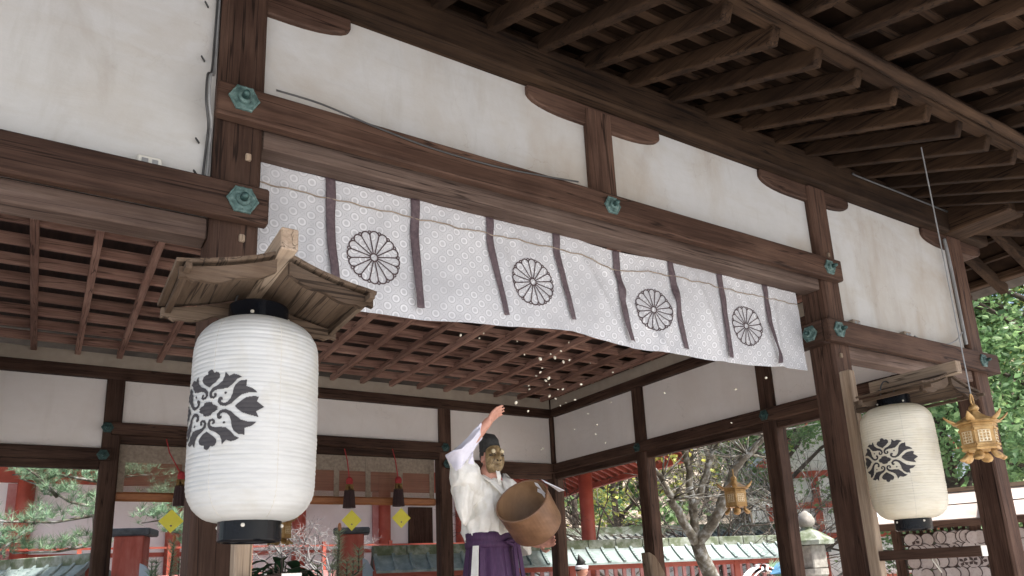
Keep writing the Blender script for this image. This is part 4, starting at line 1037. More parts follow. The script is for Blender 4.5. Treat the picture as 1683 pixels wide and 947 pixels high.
# ------------------------------------------------------------------ roofed shrine fences and gateposts
def fence(A, B, zr_, name_label, seed, hw=.40, drop=.26):
    A = V((A[0], A[1], 0)); B = V((B[0], B[1], 0)); L = (B - A).length
    t = thing('roofed_fence', name_label, 'fence', A, None, math.atan2((B - A).y, (B - A).x))
    n = int(L / .5); m = MB()
    for i in range(n):
        a = L * i / n; b = L * (i + 1) / n - .006; o = .006 * nz((i, seed, 1))
        m.box(a, b, -.11, .11, zr_ - .16 + o, zr_ + o)
    m.build('ridge', M_moss, t, bevel=.012)
    m = MB(); nseg = 6
    for s in (1, -1):
        for x0, x1 in ((0, L),):
            rs = []
            for j in range(nseg + 1):
                q = j / nseg; y = s * (.09 + (hw - .09) * q); z = zr_ - .13 - drop * (q ** .8)
                rs.append((y, z))
            for j in range(nseg):
                (y0, z0), (y1, z1) = rs[j], rs[j + 1]
                m.add([(x0, y0, z0), (x1, y0, z0), (x1, y1, z1), (x0, y1, z1), (x0, y0, z0 - .035), (x1, y0, z0 - .035), (x1, y1, z1 - .035), (x0, y1, z1 - .035)],
                      [(0, 1, 2, 3), (4, 7, 6, 5), (2, 3, 7, 6), (0, 4, 7, 3), (1, 2, 6, 5)])
            nb = int(L / .27)
            for i in range(nb + 1):
                x = .03 + (L - .06) * i / nb
                for j in range(nseg):
                    (y0, z0), (y1, z1) = rs[j], rs[j + 1]
                    m.bar((x, y0, z0 + .012), (x, y1 + s * .012, z1 + .012), .045, .03)
    m.build('roof', M_copper, t)
    m = MB(); m.box(0, L, -.05, .05, zr_ - .50, zr_ - .38); m.box(0, L, -.04, .04, .35, .45); m.box(0, L, -.03, .03, 1.0, 1.06); m.build('rail', M_verm, t, bevel=.005)
    m = MB()
    for i in range(int(L / .17)):
        x = .1 + i * .17; m.box(x - .032, x + .032, -.02, .02, .44, zr_ - .49)
    m.build('lattice', M_verm_pink, t)
    for i in range(int(L / 1.6) + 1):
        x = .08 + (L - .16) * i / int(L / 1.6); MB().box(x - .06, x + .06, -.06, .06, 0, zr_ - .2).build('post', M_verm, t, bevel=.008)
    return t
fence((4.46, 11.34), (12.6, 9.48), 2.19, 'long vermilion lattice fence with mossy ridge and copper roof behind the hall', 1)
fence((-1.8, 15.9), (.72, 12.2), 2.20, 'roofed vermilion fence with mossy ridge at far left behind the hall', 5)
def gatepost(x, y, h, rz, label):
    t = thing('gatepost', label, 'gatepost', (x, y, 0), None, rz)
    MB().box(-.19, .19, -.17, .17, 0, h - .1).build('shaft', M_verm_old, t, bevel=.012)
    MB().box(-.28, .28, -.25, .25, h - .1, h).build('cap', M_stone_d, t, bevel=.02)
    m = MB(); m.prism([(.17, 1.62), (.46, 1.66), (.46, 1.72), (.38, 1.76), (.24, 1.98), (.17, 2.02)], 'y', -.21, -.13); m.build('fence_end', M_bluegrey, t)
M_stone_d = speckled('dark_cap', [(.3, (.03, .035, .04)), (.7, (.09, .10, .11))], 10, .6, .3)
gatepost(1.10, 11.7, 2.49, -.35, 'worn red gatepost with dark cap at the left, nearest the pine')
gatepost(4.22, 11.62, 2.49, -.35, 'worn red gatepost with dark cap at the start of the long fence')

# ------------------------------------------------------------------ main shrine building behind
sh = thing('shrine_building', 'vermilion and white shrine building with railed veranda behind the hall', 'shrine building', (0, 16, 0))
MB().box(-9, 8.6, 0, .3, 1.9, 3.64).build('wall', M_white, sh)
MB().box(-9, 8.6, 0, .3, 4.12, 5.2).build('wall', M_white, sh)
MB().box(-9.1, 8.7, -.06, .3, 3.64, 4.12).build('lintel', M_verm, sh)
for x in (-7.2, -4.9, -2.6, -.27, 2.2, 4.63, 6.55, 8.5):
    MB().lathe([(.14, .9), (.14, 5.0)], (x, -.06, 0), 20).build('column', M_verm, sh, smooth=True)
for x in (-5.0, -2.72, -.39, 6.43): MB().box(x - .16, x - .02, -.07, -.03, 1.92, 3.62).build('lit_side_strip', M_verm_pink, sh)  # pink strips added to paint in the lit side of the columns
MB().box(-9, 8.6, -.03, .02, 2.30, 2.38).build('rail', M_verm, sh)
MB().box(-9.3, 9.2, -1.3, 0, 1.72, 1.92).build('veranda', M_verm_old if 0 else M_verm_pink, sh, bevel=.01)
MB().box(-9.2, 9.1, -1.2, .3, 0, 1.7).build('base', M_stone, sh)
for z in (2.40,): MB().box(-9.3, 9.2, -1.24, -1.21, z - .018, z + .018).build('handrail', M_verm, sh)
for i in range(14):
    x = -9.2 + i * 1.4; MB().box(x - .035, x + .035, -1.26, -1.19, 1.92, 2.48).build('rail_post', M_verm, sh)
MB().box(7.15, 7.75, -.05, .02, 1.93, 3.3).build('door', DW('z'), sh)
m = MB(); x = -9.6
for i in range(62):
    m.bar((x, .2, 4.95), (x, -2.2, 4.22), .075, .10); x += .31
m.build('rafter_row', M_verm, sh)
slab2 = MB(); slab2.add([(-10, .4, 5.08), (9.8, .4, 5.08), (9.8, -2.4, 4.27), (-10, -2.4, 4.27), (-10, .4, 5.3), (9.8, .4, 5.3), (9.8, -2.4, 4.5), (-10, -2.4, 4.5), (-10, 3, 7.4), (9.8, 3, 7.4)],
    [(0, 1, 2, 3), (3, 2, 6, 7), (7, 6, 9, 8), (0, 4, 7, 3), (1, 2, 6, 5), (4, 5, 9, 8)]); slab2.build('roof', M_bark_roof, sh)
# vermilion porch corner seen through the right opening
po = thing('porch', 'vermilion porch with a slender red column and rafter row beyond the back corner', 'porch')
MB().lathe([(.13, 0), (.13, 3.9)], (8.58, 11.15, 0), 20).build('column', M_verm, po, smooth=True)
MB().bar((8.58, 9.6, 3.86), (8.5, 14.2, 3.72), .16, .2).build('beam', M_verm, po)
e0, e1 = V((9.46, 9.35, 3.50)), V((9.20, 13.6, 3.20))
MB().bar(e0, e1, .10, .09).build('eave_edge', M_verm, po)
for i in range(24):
    q = i / 23; p = e0.lerp(e1, q); MB().bar(p + V((.06, 0, .055)), p + V((-2.6, 0, 1.05)), .07, .08).build('rafter', M_verm, po)
MB().add([e0 + V((.12, -.15, .11)), e1 + V((.12, 0, .11)), e1 + V((-2.6, 0, 1.13)), e0 + V((-2.6, -.15, 1.13)), e0 + V((.12, -.15, .26)), e1 + V((.12, 0, .26)), e1 + V((-2.6, 0, 1.33)), e0 + V((-2.6, -.15, 1.33))],
         [(0, 1, 2, 3), (4, 5, 6, 7), (0, 1, 5, 4), (1, 2, 6, 5), (2, 3, 7, 6), (3, 0, 4, 7)]).build('roof', M_bark_roof, po)

# ------------------------------------------------------------------ vegetation
def leafquad(m, p, size, rnd, el=1.7):
    a = V((rnd.gauss(0, 1), rnd.gauss(0, 1), rnd.gauss(0, .6))).normalized(); b = V((rnd.gauss(0, 1), rnd.gauss(0, 1), rnd.gauss(0, 1)))
    b = (b - a * a.dot(b)).normalized(); s = size * rnd.uniform(.6, 1.25); n = a.cross(b) * s * .12
    o = len(m.v); m.v += [tuple(p - a * s * el / 2), tuple(p + b * s / 2 + n), tuple(p + a * s * el / 2), tuple(p - b * s / 2 + n)]; m.f.append((o, o + 1, o + 2, o + 3))
def crown_leaves(pts, n, spread, size, seed, flat=.55):
    rnd = random.Random(seed); m = MB()
    for i in range(n):
        c = rnd.choice(pts); sp = spread * rnd.uniform(.5, 1.2)
        leafquad(m, V((c[0] + rnd.gauss(0, sp), c[1] + rnd.gauss(0, sp), c[2] + rnd.gauss(0, sp * flat))), size, rnd)
    return m
def make_tree(label, loc, h, cr, trunk_r, lmat, nleaf, lsize, seed, bark=None, ncl=34, low=.35, group=None, name='tree'):
    rnd = random.Random(seed); t = thing(name, label, 'tree', loc, group)
    m = MB(); top = V((rnd.uniform(-.3, .3), rnd.uniform(-.3, .3), h * .86)); pts = [V((0, 0, -.3))]
    for i in range(1, 7): pts.append(V((top.x * i / 6 + rnd.uniform(-.1, .1), top.y * i / 6 + rnd.uniform(-.1, .1), h * .86 * i / 6)))
    m.tube(pts, [trunk_r * (1.15 - .16 * i) for i in range(7)], 9); tips = []
    for k in range(ncl):
        a = rnd.uniform(0, 2 * PI); zz = h * (low + (1 - low) * rnd.random() ** .8); q = (zz / h - low) / (1 - low)
        rad = cr * math.sqrt(max(.08, 1 - (q - .4) ** 2 * 2.2)) * rnd.uniform(.35, 1.05)
        tip = V((rad * math.cos(a), rad * math.sin(a), zz)); b0 = V((top.x, top.y, 0)) * (zz / h); b0.z = max(.15 * h, zz - rad * .6)
        mid = b0.lerp(tip, .5) + V((rnd.uniform(-.2, .2), rnd.uniform(-.2, .2), rnd.uniform(0, .3)))
        m.tube([b0, mid, tip], [trunk_r * .32, trunk_r * .2, trunk_r * .06], 5); tips += [tip, tip, mid.lerp(tip, .6)]
    m.build('trunk', bark or M_bark_d, t, smooth=True)
    crown_leaves(tips, nleaf, cr * .20, lsize, seed + 9).build('crown', lmat, t)
    return t
make_tree('dense green broadleaf tree behind the right corner post, nearest the frame edge', (17.2, 6.4, 0), 10.5, 3.2, .22, M_leaf, 26000, .088, 3, None, 46, .12, 'green trees at the right')
make_tree('tall green broadleaf tree between the right lantern and corner post', (17.6, 9.2, 0), 9.5, 3.0, .2, M_leaf, 24000, .088, 11, None, 42, .14, 'green trees at the right')
make_tree('green tree with yellow tips at the eave end on the right', (20.5, 7.6, 0), 12.5, 3.4, .24, M_leaf_y, 6000, .17, 17, None, 30, .5, 'green trees at the right')
make_tree('broad dark green tree filling the gap beside the right post', (15.6, 12.2, 0), 8.6, 2.2, .2, M_leaf, 11000, .08, 23, None, 26, .36, 'green trees at the right')
make_tree('green tree behind the second side wall post', (17.5, 15.5, 0), 9.5, 2.6, .2, M_leaf, 9000, .09, 29, None, 28, .40, 'green trees at the right')
make_tree('yellow-green autumn tree behind the lichen covered bare tree', (15.5, 18.5, 0), 8.5, 3.0, .16, M_leaf_y, 3600, .10, 31, None, 30, .35)
make_tree('thin yellow-green tree beyond the fence near the red column', (14.2, 21.5, 0), 9.0, 2.8, .16, M_leaf_y, 3200, .10, 37, None, 30, .3)
make_tree('slender green tree beyond the fence right of the red column', (12.6, 17.0, 0), 7.5, 2.0, .13, M_leaf, 2200, .09, 41, None, 26, .38)
make_tree('tall evergreen tree far beyond the fence', (22, 24, 0), 12, 3.4, .25, M_leaf, 7000, .2, 43, None, 36, .2)
make_tree('pale green tree behind the blue-roofed building', (27, 16, 0), 12, 4.2, .25, M_leaf, 9000, .22, 47, None, 40, .15)
# far woodland on the slope: one mass
rnd = random.Random(5); m = MB(); lm = MB(); ly = MB()
for i in range(230):
    a = math.radians(rnd.uniform(10, 95)); rr = rnd.uniform(32, 62); x, y = rr * math.sin(a), rr * math.cos(a)
    z0 = 20 * ((rr - 31) / 70) ** .75 - .8; h = rnd.uniform(5, 9)
    m.tube([(x, y, z0), (x + rnd.uniform(-.4, .4), y, z0 + h * .5), (x + rnd.uniform(-.8, .8), y + rnd.uniform(-.5, .5), z0 + h)], [.16, .10, .03], 5)
    for k in range(9):
        zz = z0 + h * rnd.uniform(.3, .95); aa = rnd.uniform(0, 6.28); L = rnd.uniform(.8, 2.0)
        p1 = V((x, y, zz)); p2_ = p1 + V((L * math.cos(aa), L * math.sin(aa), L * rnd.uniform(.4, 1.1))); m.tube([p1, p1.lerp(p2_, .5) + V((0, 0, .1)), p2_], [.05, .03, .012], 4)
        tgt = lm if rnd.random() < .7 else ly
        for q in range(26 if tgt is lm else 34): leafquad(tgt, p2_ + V((rnd.gauss(0, .55), rnd.gauss(0, .55), rnd.gauss(0, .4))), .22, rnd)
m.build('woodland_trunks', M_bark_d, None, tagd=('far bare trunks on the wooded slope', 'woodland', None, 'stuff'))
lm.build('woodland', M_leaf_b, None, tagd=('far brown winter woodland on the slope', 'woodland', None, 'stuff'))
ly.build('woodland_leaves', M_leaf_y, None, tagd=('far yellowish foliage on the wooded slope', 'woodland', None, 'stuff'))
# bare tree with lichen
bt = thing('bare_tree', 'bare forked tree with pale lichen patches before the long fence', 'tree', (0, 0, 0))
m = MB()
m.tube([(8.92, 8.46, -.2), (8.90, 8.47, .8), (8.84, 8.48, 1.5), (8.68, 8.48, 1.8), (8.59, 8.48, 2.06)], [.165, .145, .125, .11, .105], 12)
def limb_(pts, rs): 
    P = [V(p) for p in pts]; out = []; ro = []
    for i in range(len(P) - 1):
        for k in range(4):
            t = k / 4; out.append(P[i].lerp(P[i + 1], t) + V((nz((i + t, pts[0][0], 1), 2), nz((i + t, 3, pts[0][2]), 2), 0)) * .045 * (1 if i + k else 0)); ro.append(rs[i] + (rs[i + 1] - rs[i]) * t)
    out.append(P[-1]); ro.append(rs[-1]); m.tube(out, [k * .68 for k in ro], 9)
limb_([(8.60, 8.48, 2.0), (8.36, 8.44, 2.28), (8.10, 8.39, 2.58), (8.02, 8.36, 2.72), (7.85, 8.31, 2.95), (7.68, 8.3, 3.12)], [.12, .10, .09, .08, .06, .03])
limb_([(8.58, 8.48, 2.0), (8.55, 8.43, 2.4), (8.50, 8.41, 2.8), (8.48, 8.38, 3.2), (8.42, 8.36, 3.7), (8.40, 8.3, 4.3)], [.11, .095, .085, .08, .065, .03])
limb_([(8.54, 8.42, 2.5), (8.64, 8.3, 2.85), (8.72, 8.2, 3.12), (8.76, 8.15, 3.35), (8.95, 8.05, 3.62), (9.05, 8.0, 3.9)], [.09, .08, .075, .065, .05, .02])
limb_([(8.74, 8.18, 3.25), (8.62, 8.15, 3.5), (8.5, 8.1, 3.75), (8.45, 8.1, 4.1)], [.06, .05, .045, .02])
limb_([(8.60, 8.48, 2.0), (8.72, 8.2, 2.3), (8.78, 8.08, 2.56), (8.81, 7.8, 3.02), (8.93, 7.6, 3.25), (9.1, 7.35, 3.52), (9.2, 7.2, 3.8)], [.13, .115, .11, .095, .085, .06, .03])
rnd = random.Random(9)
for k in range(110):
    b = V(rnd.choice([(7.85, 8.31, 2.95), (8.48, 8.38, 3.2), (8.76, 8.15, 3.4), (8.93, 7.6, 3.25), (8.42, 8.36, 3.7), (8.05, 8.37, 2.66), (9.1, 7.35, 3.52)]))
    dv = V((rnd.gauss(0, .4), rnd.gauss(0, .4), rnd.uniform(-.1, .6))); m.tube([b, b + dv * .5 + V((0, 0, rnd.uniform(-.05, .08))), b + dv], [.016, .010, .004], 5)
m.build('trunk', M_bark, bt, smooth=True)
m = crown_leaves([(9.0, 7.6, 3.9), (8.2, 8.3, 3.6), (8.7, 8.1, 3.9), (7.8, 8.3, 3.4)], 420, .30, .055, 77); m.build('crown', M_leaf_y, bt)
# silvery leafless bush in front of the white wall
def twig_tree(name, label, base, h, spread, seed, mat, depth=5, r0_=.035):
    rnd = random.Random(seed); t = thing(name, label, 'tree', base); m = MB()
    def rec(p, dv, L, rad, lv):
        q = p + dv * L; md = p.lerp(q, .5) + V((rnd.gauss(0, .05), rnd.gauss(0, .05), rnd.gauss(0, .04))) * L
        m.tube([p, md, q], [rad, rad * .8, rad * .62], 5)
        if lv == 0: return
        for k in range(rnd.choice((2, 3, 3))):
            nd = (dv + V((rnd.gauss(0, spread), rnd.gauss(0, spread), rnd.gauss(0, spread * .7) - .05))).normalized()
            rec(q if k else md, nd, L * rnd.uniform(.62, .85), rad * .6, lv - 1)
    for k in range(4): rec(V((0, 0, 0)), V((rnd.gauss(0, .5), rnd.gauss(0, .5), 1)).normalized(), h * .34, r0_, depth)
    m.build('trunk', mat, t, smooth=True); return t
twig_tree('bare_shrub', 'silvery leafless shrub before the white wall between the tassels', (4.35, 13.2, 1.6), 1.5, .75, 12, M_twig, 5, .022)
twig_tree('bare_shrub', 'silvery leafless shrub against the white wall near the left lantern', (3.55, 13.5, 1.7), 1.5, .75, 15, M_twig, 5, .022)
twig_tree('bare_tree', 'tall thin bare tree beyond the fence right of the forked tree', (12.9, 11.6, 0), 5.5, .48, 21, M_bark_d, 6, .07)
twig_tree('bare_tree', 'thin bare tree beyond the fence between red column and forked tree', (11.6, 13.2, 0), 5.2, .45, 33, M_bark_d, 6, .06)
twig_tree('bare_tree', 'thin brown bare tree behind the ochre hanging lantern', (13.8, 10.6, 0), 5.0, .48, 44, M_bark, 6, .06)
# pines
def pine(name, label, loc, trunk, branches, seed, ntuft, tr_=.085):
    rnd = random.Random(seed); t = thing(name, label, 'tree', loc); m = MB()
    m.tube(trunk, [tr_ * (1 - .5 * i / (len(trunk) - 1)) for i in range(len(trunk))], 10); nd = MB()
    for br in branches:
        P = [V(p) for p in br]; m.tube(P, [.028 - .018 * i / (len(P) - 1) for i in range(len(P))], 6)
        for k in range(ntuft):
            i = rnd.randrange(len(P) - 1); q = P[i].lerp(P[i + 1], rnd.random()); q = q + V((rnd.gauss(0, .13), rnd.gauss(0, .13), abs(rnd.gauss(0, .13))))
            up_ = V((rnd.gauss(0, .5), rnd.gauss(0, .5), .9)).normalized()
            for j in range(22):
                dv = (up_ + V((rnd.gauss(0, .65), rnd.gauss(0, .65), rnd.gauss(0, .5)))).normalized() * rnd.uniform(.10, .20); sd_ = dv.cross(V((rnd.gauss(0, 1), rnd.gauss(0, 1), rnd.gauss(0, 1)))).normalized() * .0045
                o = len(nd.v); nd.v += [tuple(q - sd_), tuple(q + sd_), tuple(q + dv)]; nd.f.append((o, o + 1, o + 2))
    m.build('trunk', M_bark, t, smooth=True); nd.build('crown', M_pine, t); return t
pine('pine_tree', 'pine with long horizontal boughs before the white wall at far left', (.78, 13.4, 0),
     [(.1, 0, 0), (.05, 0, 1.6), (.02, 0, 2.3), (-.05, 0, 2.9), (.02, 0, 3.5), (-.05, 0, 4.1), (0, 0, 5)],
     [[(0, 0, 2.95), (-.4, -.1, 3.02), (-.8, -.1, 3.25), (-1.1, -.2, 3.35)], [(0, 0, 2.85), (-.6, -.1, 2.72), (-1.2, -.2, 2.72), (-1.6, -.2, 2.75)], [(0, 0, 2.4), (-.5, .1, 2.30), (-1.1, .1, 2.28)], [(0, 0, 3.35), (-.4, -.1, 3.40), (-.8, -.2, 3.45), (-1.2, -.2, 3.4)], [(0, 0, 3.4), (.3, 0, 3.45), (.7, 0, 3.5)], [(-.6, -.1, 3.1), (-.9, -.3, 3.4), (-1.2, -.3, 3.6)], [(-.8, -.1, 2.75), (-1.15, -.2, 2.4), (-1.3, -.2, 2.15)], [(0, 0, 3.6), (-.5, -.2, 3.65), (-1.1, -.2, 3.7)]], 3, 70)
pine('pine_tree', 'bushy bright pine behind the left gatepost and yellow tag', (2.35, 13.3, 0),
     [(0, 0, 0), (0, 0, 1.5), (-.1, 0, 2.3), (-.2, 0, 3.0), (-.2, 0, 3.5)],
     [[(0, 0, 2.3), (-.4, -.1, 2.6), (-.7, -.1, 2.75), (-1.0, -.1, 2.7)], [(0, 0, 2.4), (.3, 0, 2.7), (.6, 0, 2.9)], [(-.1, 0, 2.8), (-.4, 0, 3.05), (-.8, 0, 3.15)], [(-.1, 0, 2.9), (.1, 0, 3.2), (.4, -.1, 3.3)], [(0, 0, 2.1), (.3, -.1, 2.4), (.5, -.1, 2.5)], [(0, 0, 2.2), (-.3, -.3, 2.5), (-.6, -.3, 2.55)]], 8, 80)
def seedling(loc, h, label, seed, mat):
    rnd = random.Random(seed); t = thing('young_pine', label, 'plant', loc); m = MB(); m.tube([(0, 0, -1.2), (0, 0, h * .5), (.01, 0, h)], [.014, .012, .006], 6); nd = MB()
    spots_ = [(V((0, 0, h * q)), V((0, 0, 1))) for q in [.1 + .045 * i for i in range(20)]]
    for k in range(5):
        a = rnd.uniform(0, 6.28); b = V((.16 * math.cos(a), .16 * math.sin(a), h * rnd.uniform(.2, .5))); m.tube([(0, 0, b.z - .1), tuple(b), tuple(b + V((0, 0, .18)))], [.008, .007, .004], 5); spots_ += [(b + V((0, 0, .04 * i)), V((0, 0, 1))) for i in range(5)]
    for q, up_ in spots_:
        for j in range(26):
            a = rnd.uniform(0, 6.28); dv = (V((math.cos(a), math.sin(a), rnd.uniform(.3, 1.4)))).normalized() * rnd.uniform(.05, .10) ; sd_ = dv.cross(V((rnd.gauss(0, 1), rnd.gauss(0, 1), .1))).normalized() * .0025
            o = len(nd.v); nd.v += [tuple(q - sd_), tuple(q + sd_), tuple(q + dv)]; nd.f.append((o, o + 1, o + 2))
    m.build('stem', M_bark_d, t, smooth=True); nd.build('needles', mat, t); b = MB(); b.ball((.01, 0, h + .02), .022, 8, 8, .7, .7, 1.6); b.build('bud', M_orange, t, smooth=True)
    return t
seedling((1.98, 5.75, 1.45), .58, 'young pine shoot with an orange bud beside the gatepost with fence', 4, M_seed)
seedling((1.05, 7.6, 1.45), .62, 'young dark pine shoot right of the leftmost gatepost', 6, M_pine)
# dark glossy pot plant
pl = thing('leafy_plant', 'dark glossy leafy plant below the left white lantern', 'plant', (1.10, 4.05, 1.55))
m = MB(); st = MB(); rnd = random.Random(14)
for k in range(90):
    a = rnd.uniform(0, 6.28); el = rnd.uniform(.1, 1.4); L = rnd.uniform(.08, .22); c = V((math.cos(a) * math.cos(el), math.sin(a) * math.cos(el), math.sin(el))) * L; st.tube([(0, 0, -.1), tuple(c * .6 + V((0, 0, .05))), tuple(c)], .004, 4)
    ax_ = V((math.cos(a), math.sin(a), rnd.uniform(-.7, .3))).normalized(); sx = ax_.cross(V((0, 0, 1))).normalized(); up_ = sx.cross(ax_); LL = rnd.uniform(.08, .13); W_ = LL * .32; prev = None
    o = len(m.v)
    for i in range(7):
        q = i / 6; hw = W_ * math.sin(PI * min(1, q * .94 + .05)) ** .8; p = c + ax_ * LL * q - V((0, 0, .06)) * q * q
        m.v += [tuple(p - sx * hw + up_ * hw * .35), tuple(p), tuple(p + sx * hw + up_ * hw * .35)]
    for i in range(6):
        b = o + i * 3; m.f += [(b, b + 1, b + 4, b + 3), (b + 1, b + 2, b + 5, b + 4)]
m.build('leaves', M_darkleaf, pl, smooth=True); st.tube([(0, 0, -1.3), (0, 0, 0)], .02, 6); st.build('stem', M_bark_d, pl)

# ------------------------------------------------------------------ ema rack at the right
Dv = V((.37, -.93, 0)).normalized(); Nv = V((-Dv.y * -1, 0, 0)); Nv = V((-.93, -.37, 0)).normalized()
er = thing('plaque_rack', 'roofed rack of round wooden plaques at the right behind the cream lantern', 'rack', (8.05, 5.75, 0), None, math.atan2(Dv.y, Dv.x))
LR_ = 4.2
for x in (.72, 1.5, 3.0, 4.2): MB().box(x - .05, x + .05, -.05, .05, 0, 2.25).build('post', DW('z'), er)
m = MB()
for i in range(50):
    x = .74 + i * .07; m.box(x, x + .035, .03, .05, .3, 1.95)
m.build('backing', DW('z'), er)
for z in (1.14, 1.265, 1.39, 1.515, 1.64, 1.765, 1.89): MB().box(.7, LR_, -.028, .02, z - .012, z + .012).build('rail', DW('x'), er)
M_rack_roof = speckled('pale_rack_roof', [(.3, (.30, .25, .22)), (.7, (.46, .40, .36))], 4, .7, .1)
m = MB(); m.prism([(-.46, 1.98), (-.46, 2.01), (.05, 2.34), (.42, 2.16), (.42, 2.12), (.05, 2.30)], 'x', .50, LR_ + .3); m.build('roof', M_rack_roof, er)
MB().box(.50, LR_ + .3, -.49, -.46, 1.93, 2.0).build('eave_board', DW('x'), er)
MB().box(.50, LR_ + .3, .0, .10, 2.325, 2.37).build('ridge', PW('x'), er)
MB().bar((.50, -.20, 2.165), (LR_ + .3, -.20, 2.165), .03, .03).build('seam', DW('x'), er)
for i in range(8):
    x = .60 + i * .52; m = MB(); m.tube([(x, .03, 2.37), (x, -.12, 2.265), (x, -.30, 2.15), (x, -.44, 2.07), (x, -.52, 2.05)], [.022, .024, .026, .028, .03], 8); m.build('roof_rib', M_paper, er, smooth=True)
base = None; rnd = random.Random(2)
M_plq = speckled('plaque_face', [(.3, (.34, .28, .26)), (.55, (.44, .38, .36)), (.68, (.40, .35, .33)), (.74, (.16, .12, .11))], 34, .7, 0)
M_plq_rim = speckled('plaque_rim', [(.3, (.03, .02, .018)), (.7, (.08, .05, .045))], 20, .7, 0)
def plaque(kind):
    t = thing('votive_plaque', 'round wooden votive plaque hung on the roofed rack', 'plaque', (0, 0, 0), 'votive plaques on the rack')
    R = .066
    MB().rings([[V((R * math.cos(2 * PI * k / 22), y, R * math.sin(2 * PI * k / 22))) for k in range(22)] for y in (-.006, .003)]).build('disc', M_plq, t)
    MB().rings([[V((rr * math.cos(2 * PI * k / 22), y, rr * math.sin(2 * PI * k / 22))) for k in range(22)] for rr, y in ((R + .001, -.004), (R + .009, -.004), (R + .009, .005), (R + .001, .005))], True, False).build('rim', M_plq_rim, t)
    if kind:
        m = MB()
        for sx in (-1, 1):
            for sz in (-1, 1): m.add([(0, -.0085, 0), (sx * R * .62, -.0085, sz * R * .2), (sx * R * .5, -.0085, sz * R * .62), (sx * R * .1, -.0085, sz * R * .5)], [(0, 1, 2, 3)])
        m.build('emblem', M_plq_rim, t)
    return t
Mr = Matrix.Translation((8.05, 5.75, 0)) @ Matrix.Rotation(math.atan2(Dv.y, Dv.x), 4, 'Z')
protos = [plaque(0), plaque(1)]; used = [False, False]
for row, z in enumerate((1.08, 1.205, 1.33, 1.455, 1.58, 1.705, 1.83)):
    x = .82 + rnd.uniform(0, .1)
    while x < 3.1:
        k = 1 if rnd.random() < .22 else 0
        if used[k]: t = copy_tree(protos[k])
        else: t = protos[k]; used[k] = True
        t.location = Mr @ V((x, -.045 - .02 * rnd.random(), z + rnd.uniform(-.012, .012)))
        t.rotation_euler = (rnd.uniform(-.08, .08), rnd.uniform(-.5, .5), math.atan2(Dv.y, Dv.x) + rnd.uniform(-.3, .12))
        x += rnd.choice((.035, .045, .06, .09, .12))

# ------------------------------------------------------------------ other things beyond the hall
sl_ = thing('stone_lantern', 'grey stone lantern with round finial beyond the right post', 'stone lantern', (11.35, 8.55, 0))
MB().lathe([(.30, 0), (.30, .2), (.14, .3), (.13, 1.3), (.26, 1.45), (.26, 1.55)], (0, 0, 0), 16).build('shaft', M_stone, sl_, smooth=False)
MB().box(-.19, .19, -.19, .19, 1.55, 1.95).build('light_box', M_stone, sl_, bevel=.02)
MB().lathe([(.40, 1.95), (.42, 2.02), (.25, 2.14), (.10, 2.22), (.09, 2.26)], (0, 0, 0), 6).build('cap', M_moss, sl_)
MB().lathe([(.09, 2.25), (.14, 2.30), (.15, 2.37), (.11, 2.46), (.03, 2.53), (.001, 2.54)], (0, 0, 0), 16).build('finial', M_stone, sl_, smooth=True)
bb = thing('small_shrine', 'white walled red framed shrine with pale blue roof among trees', 'shrine building', (21.4, 14.6, 0), None, -.75)
MB().box(-2.6, 2.6, -2, 2, 0, 4.3).build('wall', M_white, bb)
for x in (-2.5, -1.2, .2, 1.4, 2.5): MB().box(x - .1, x + .1, -2.06, -2.0, .3, 4.3).build('frame_post', M_verm, bb)
for z in (1.2, 2.4, 3.3, 4.2): MB().box(-2.65, 2.65, -2.09, -2.02, z - .09, z + .09).build('frame_beam', M_verm, bb)
MB().prism([(-3.4, 4.0), (0, 7.0), (3.4, 4.0), (3.3, 4.25), (0, 7.25), (-3.3, 4.25)], 'y', -2.6, 2.6).build('roof', M_bluegrey, bb)
MB().prism([(-3.45, 3.95), (0, 6.98), (3.45, 3.95), (3.1, 3.95), (0, 6.65), (-3.1, 3.95)], 'y', -2.72, -2.61).build('gable_board', M_verm, bb)
MB().prism([(-2.5, 4.25), (0, 6.4), (2.5, 4.25)], 'y', -2.0, -1.9).build('gable_wall', M_white, bb)
tr_ = thing('tiled_roof_building', 'low building with tiled ridge roof beyond the long fence', 'building', (13.4, 13.6, -.14), None, -.35)
MB().box(-3.4, 3.4, 0, 2, 0, 2.2).build('wall', M_white, tr_)
m = MB(); m.prism([(-.5, 2.15), (1.0, 2.72), (2.5, 2.15), (2.5, 2.05), (1.0, 2.6), (-.5, 2.05)], 'x', -3.6, 3.6)
for i in range(36):
    x = -3.5 + i * .2; m.bar((x, -.5, 2.18), (x, .95, 2.73), .09, .05)
m.build('roof', M_tile, tr_); MB().box(-3.65, 3.65, .86, 1.14, 2.68, 2.90).build('ridge', M_moss, tr_)
m = MB(); m.prism([(.6, 2.3), (1.0, 2.9), (1.4, 2.3)], 'x', -3.72, -3.61); m.build('gable', M_verm, tr_)
fl = thing('festival_float', 'colourful boat-like festival decoration with red and white curved prow', 'decoration', (7.75, 6.55, -.17))
m = MB(); m.rings([[V((x, y * .30, z)) for y, z in ((-1, 1.42), (-.6, 1.0), (.6, 1.0), (1, 1.42))] for x in (-.5, .0, .5, .9)]); m.build('hull', M_orange, fl)
for k, (mt, o) in enumerate(((M_paper, 0), (M_verm_old, .035), (M_paper, .075))):
    m = MB(); P = [(-.45 + .45 * math.cos(a) * -1 + o, -.32, 1.15 + .62 * math.sin(a)) for a in [PI * (.02 + .62 * i / 14) for i in range(15)]]
    for a_, b_ in zip(P, P[1:]): m.bar(a_, b_, .09, .036, (1, 0, 0))
    m.build('prow_band', mt, fl)
m = MB(); rnd = random.Random(3)
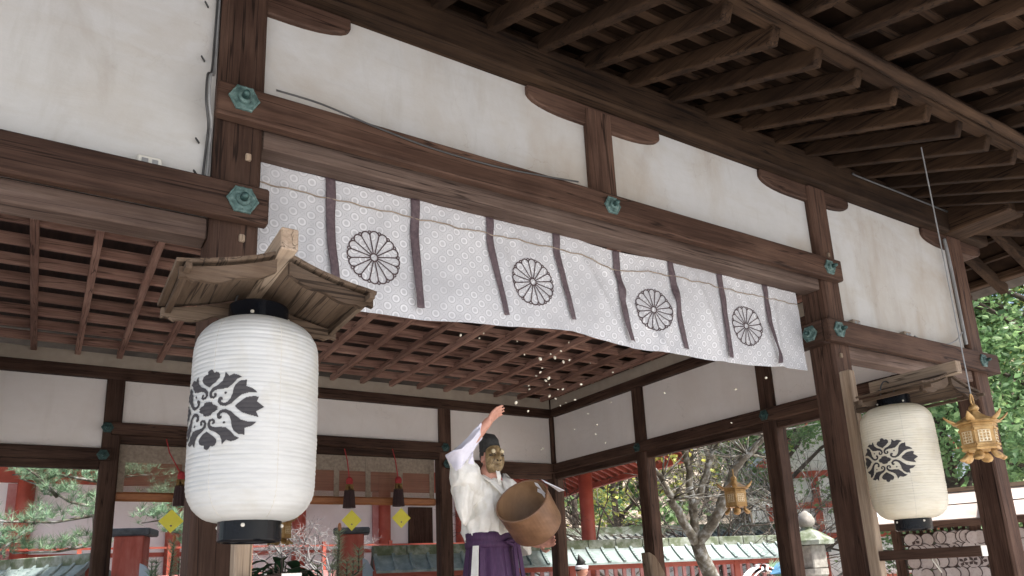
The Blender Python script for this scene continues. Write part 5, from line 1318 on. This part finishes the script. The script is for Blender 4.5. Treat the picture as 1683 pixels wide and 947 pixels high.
for k in range(150):
    a = rnd.uniform(-.4, .9); p0 = V((-.30, -.3, 1.72)); L = rnd.uniform(.25, .55); dv = V((math.cos(a) * .9, rnd.uniform(-.3, .3), math.sin(a) * .55 - .1)) * L; sd_ = V((.0, .3, 1)).normalized() * .01
    o = len(m.v); m.v += [tuple(p0 - sd_), tuple(p0 + sd_), tuple(p0 + dv + V((0, 0, .03)))]; m.f.append((o, o + 1, o + 2))
m.build('plume', M_pine, fl)
m = MB(); rnd = random.Random(8)
for k in range(70):
    a = rnd.uniform(-.1, 1.0); p0 = V((-.32, -.36, 1.70)); L = rnd.uniform(.2, .42); dv = V((math.cos(a) * .9, rnd.uniform(-.2, .1), math.sin(a) * .5)) * L; sd_ = V((.0, .3, 1)).normalized() * .011
    o = len(m.v); m.v += [tuple(p0 - sd_), tuple(p0 + sd_), tuple(p0 + dv)]; m.f.append((o, o + 1, o + 2))
m.build('blue_plume', M_blue, fl)
m = MB()
for k in range(5): m.box(.0 + k * .18, .12 + k * .18, -.33, -.30, 1.2 + .05 * (k % 2), 1.52 - .06 * (k % 3))
m.build('banner', M_verm, fl)
tn = thing('carved_ornament', 'pale tan carved wooden ornament at the foot of the first side post', 'ornament', (6.38, 7.02, 0))
m = MB(); m.rings([[V((.10 * sx_ * w_ + ox, .07 * sy_, z)) for sx_, sy_ in ((-1, -1), (1, -1), (1, 1), (-1, 1))] for z, w_, ox in ((.8, 1.1, .0), (1.45, 1.0, .0), (1.58, 1.15, -.02), (1.70, .85, -.06), (1.80, .5, -.10), (1.84, .15, -.14))]); m.build('carving', PW('z'), tn, bevel=.01)
rc = thing('rain_chain', 'pale link chain hanging at the far left before the pine', 'chain', (-.52, 9.6, 0))
for i in range(26):
    z = 3.05 - i * .075; m = MB(); m.tube([(.022 * math.cos(a) * (1 if i % 2 else .1), .022 * math.cos(a) * (.1 if i % 2 else 1), z + .042 * math.sin(a)) for a in [2 * PI * k / 12 for k in range(13)]], .008, 5); m.build('link', M_twig, rc, smooth=True)
MB().box(-.02, .02, -.02, .02, 3.05, 4.2).build('hook', M_cable, rc)
